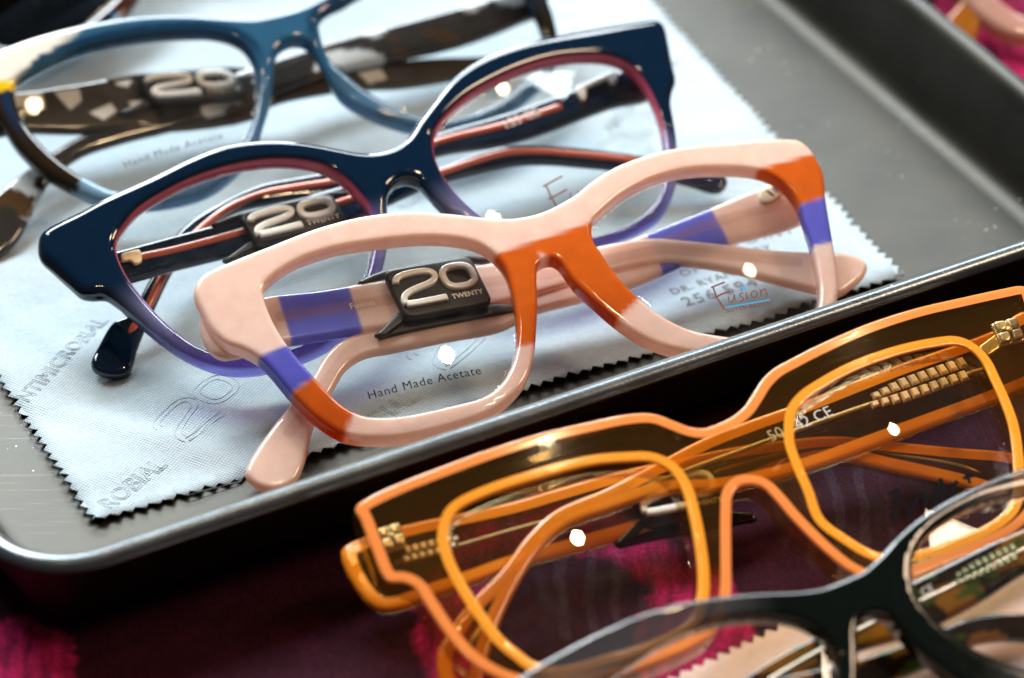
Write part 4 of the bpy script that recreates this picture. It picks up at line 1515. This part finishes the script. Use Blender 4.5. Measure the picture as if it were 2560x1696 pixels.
def braid(g, i, p0, p1, n, w, mat, wid=2.2):
    """twin row of beads wound round the wire core"""
    tpl = g.tp[i]
    a, b = tpl.unp(p0)[0], tpl.unp(p1)[0]
    d = (b - a); L = np.linalg.norm(d); d /= L
    nr = np.array([-d[1], d[0]])
    parts = []
    for k in range(n):
        t = (k + 0.5) / n
        s = wid * (0.55 + 0.45 * min(1, t * 3.0))
        for sg in (-1, 1):
            c = a + d * (t * L + sg * 0.25 * L / n) + nr * sg * s * 0.5
            hl = L / n * 0.44
            q = [c - d * hl - nr * s * .42 + sg * d * .12, c + d * hl - nr * s * .42 + sg * d * .12, c + d * hl * .9 + nr * s * .42, c - d * hl * .9 + nr * s * .42]
            bot = tpl.pt(np.array(q), np.full(4, w))
            qc = np.mean(q, 0)
            top = tpl.pt(np.array([qc + (x - qc) * .62 for x in q]), np.full(4, w + 0.7))
            parts.append((np.vstack([bot, top]), [(4, 5, 6, 7), (0, 1, 5, 4), (1, 2, 6, 5), (2, 3, 7, 6), (3, 0, 4, 7)]))
    v, f = join(parts)
    return mesh_obj('braided_wire', v, f, mat, g.tm[i], False)


z9 = lambda x, y: (1660 + .38265 * x, 700 + .38265 * y)
z8 = lambda x, y: (850 + .4438 * x, 1000 + .4438 * y)
z10 = lambda x, y: (1300 + .5323 * x, 1150 + .5323 * y)
braid(gE, 1, z9(1340, 815), z9(1970, 595), 10, 1.1, M_GOLD, 3.0)
braid(gE, 0, z8(660, 815), z8(350, 895), 7, 1.1, M_GOLD, 2.0)
M_SILVER = principled('bright_hinge_metal', lin(236, 228, 214), 0.2, 0.6)


def hinge_block(g, i, TLp, TRp, BLp, w):
    """backing plate with two rows of knuckles and a screw head"""
    TLp, TRp, BLp = (np.array(q, float) for q in (TLp, TRp, BLp))
    ex, ey = TRp - TLp, BLp - TLp
    m = lambda a, b: TLp + a * ex + b * ey
    hinge(g, i, [m(0, 0), m(1, 0), m(1, 1), m(0, 1)], M_SILVER, w, 1.0)
    for r_ in range(2):
        for c_ in range(2):
            a0, b0 = .06 + c_ * .48, .06 + r_ * .48
            hinge(g, i, [m(a0, b0), m(a0 + .4, b0), m(a0 + .4, b0 + .4), m(a0, b0 + .4)], M_SILVER, w + 0.9, 1.3, 'hinge_knuckle')
    hinge(g, i, [m(.5 + .13 * math.cos(q), .5 + .16 * math.sin(q)) for q in np.linspace(0, 6.28, 12, endpoint=False)], M_STEEL, w + 1.2, 1.0, 'screw')


hinge_block(gE, 1, z9(2120, 320), z9(2285, 282), z9(2180, 470), 1.6)
hinge(gE, 1, [z9(2040, 470), z9(2150, 385), z9(2190, 470), z9(2100, 530)], M_SILVER, 1.5, 0.8)
hinge_block(gE, 0, z8(190, 765), z8(325, 722), z8(235, 895), 1.6)
temple_text(gE, 1, '50-142 CE', (1925, 1116), (2080, 1050), M_WHITEINK, 1.9)
lens_strokes(gE, 1, [[z10(1712, 200), z10(1762, 180)], [z10(1762, 180), z10(1730, 320)], [z10(1730, 322), z10(1768, 305)],
                     [z10(1795, 245), z10(1815, 285)], [z10(1850, 215), z10(1800, 312)], [z10(1872, 190), z10(1898, 270)],
                     [z10(1918, 255), z10(1958, 130)], [z10(1955, 130), z10(1988, 215)], [z10(1930, 215), z10(1975, 190)],
                     [z10(2005, 150), z10(2018, 200)], [z10(2012, 168), z10(2035, 140)], [z10(2072, 100), z10(2095, 150)], [z10(2060, 128), z10(2110, 112)]], 0.8, M_INK)
display_clip('smoked clear clip with chrome 20 on the orange frame', gE.tp[0], (1553, 1204), (1772, 1164), (1612, 1324), M_SMOKE, 2.2)

# ---- dark green frame at the lower right
DG = lin(12, 22, 18)


def f_mid(g, V):
    c = g.pl.unp(np.array([(2170, 1500)], float))[0]
    return np.hypot(V[:, 0] - c[0], (V[:, 1] - c[1]) * 0.6)


def f_col(g, V, d, ds, c):
    t = sstep(18, 42, f_mid(g, V))[:, None]
    return c * (1 - t) + np.array(lin(176, 176, 178)) * t


def f_clear(g, V, d, ds):
    return 0.34 + sstep(12, 36, f_mid(g, V)) * 0.56


tort = patch_col(lin(36, 22, 10), [(0.05, lin(150, 96, 30), 0), (0.22, lin(70, 84, 30), 1)], 21.0, 0.11)
Fg = dict(
    base=(2440, 1790), mid=(2170, 1480), psi=26, lam=64, zg=ZT + 1.4, mat=M_NAVY, col=DG, T=5.0, r=1.2, colf=f_col, clearf=f_clear,
    outer=[(1230, 1760), (1311, 1696), (1380, 1656), (1460, 1613), (1566, 1565), (1673, 1531), (1779, 1512), (1886, 1501), (1992, 1496), (2045, 1488), (2098, 1469), (2152, 1443), (2184, 1414), (2232, 1363),
           (2285, 1317), (2365, 1267), (2471, 1216), (2560, 1185), (2700, 1155), (2850, 1150), (2930, 1170), (2940, 1230), (2900, 1290), (2890, 1430), (2850, 1600), (2760, 1710), (2640, 1760), (2500, 1765),
           (2400, 1735), (2311, 1668), (2245, 1602), (2215, 1564), (2180, 1552), (2150, 1562), (2132, 1590), (2133, 1650), (2130, 1740), (2100, 1850), (2020, 1930), (1850, 1990), (1650, 2010), (1480, 1980),
           (1360, 1920), (1290, 1850), (1240, 1810)],
    holes=[[(1440, 1790), (1480, 1740), (1566, 1682), (1646, 1629), (1726, 1592), (1832, 1565), (1939, 1562), (2003, 1578), (2052, 1610), (2082, 1661), (2085, 1720), (2060, 1820), (1990, 1890), (1840, 1940),
            (1660, 1960), (1540, 1935), (1460, 1870)],
           [(2269, 1450), (2276, 1405), (2306, 1358), (2365, 1312), (2444, 1274), (2560, 1246), (2700, 1225), (2800, 1235), (2840, 1300), (2830, 1430), (2800, 1560), (2730, 1660), (2640, 1700), (2560, 1692),
            (2444, 1652), (2365, 1602), (2311, 1549), (2276, 1495)]],
    temple_left=dict(hinge=(1290, 1790), tip=(2840, 1680), tipz=1.6, col=DG, T=3.2, mat=M_TORT, colf=tort,
                     poly=[(1270, 1800), (1500, 1775), (1800, 1725), (2050, 1675), (2200, 1635), (2300, 1600), (2360, 1574), (2444, 1545), (2560, 1538), (2700, 1570), (2830, 1630), (2870, 1680), (2840, 1720), (2780, 1700), (2640, 1625),
                           (2560, 1605), (2450, 1610), (2380, 1640), (2300, 1680), (2200, 1718), (2050, 1755), (1800, 1810), (1500, 1860), (1290, 1880)]),
    temple_right=dict(hinge=(2890, 1220), tip=(1640, 1940), tipz=1.6, col=DG, T=3.2, mat=M_TORT, colf=tort, clear=0.25,
                      wire_px=[(2700, 1320), (2560, 1380), (2471, 1425), (2343, 1490), (2200, 1555), (2045, 1635), (1900, 1720)], wire_r=0.45, wire_w=1.4,
                      poly=[(2910, 1160), (2700, 1255), (2560, 1326), (2471, 1365), (2274, 1462), (2150, 1517), (2045, 1590), (1950, 1640), (1850, 1705), (1750, 1800), (1660, 1880), (1620, 1930), (1650, 1970), (1710, 1950), (1800, 1860),
                            (1880, 1780), (2000, 1700), (2120, 1640), (2250, 1600), (2343, 1565), (2444, 1512), (2560, 1437), (2700, 1370), (2920, 1270)]))
gF = make_glasses('eyeglasses', 'dark green eyeglasses with clear ends at the lower right corner', Fg)
braid(gF, 1, z10(2030, 580), z10(2320, 445), 9, 1.3, principled('pale_green_wire', lin(170, 190, 160), 0.25, 0.8), 2.0)
temple_text(gF, 1, 'CE', z10(1888, 660), z10(1940, 632), M_WHITEINK, 1.7)

# ---- tan frame beyond the right side of the tray
fH = lambda p: (p[0] - 928 + 2592, p[1] - 1117 + 122)
Hd = dict(
    base=fH((928, 1117)), mid=fH((1362, 640)), psi=20, lam=68, zg=ZT + 0.1, mat=M_ACE, col=lin(222, 176, 158), T=4.8, r=1.7,
    clearf=lambda g, V, d, ds: np.full(len(V), 0.25),
    outer=tx(A['outer'], fH), holes=[tx(h, fH) for h in A['holes']],
    regions=[(tx([(400, 600), (760, 560), (760, 990), (727, 1003), (640, 1030), (400, 1000)], fH), lin(150, 88, 22), 1.0)],
    temple_left=dict(hinge=fH((590, 800)), tip=fH((2120, 690)), tipz=2.2, col=lin(170, 100, 30), T=3.2, poly=tx(A['temple_left']['poly'], fH)),
    temple_right=dict(hinge=fH((1995, 500)), tip=fH((680, 1200)), tipz=1.7, col=lin(170, 100, 30), T=3.2, poly=tx(A['temple_right']['poly'], fH)))
gH = make_glasses('eyeglasses', 'tan and amber eyeglasses cut off at the top right corner', Hd)
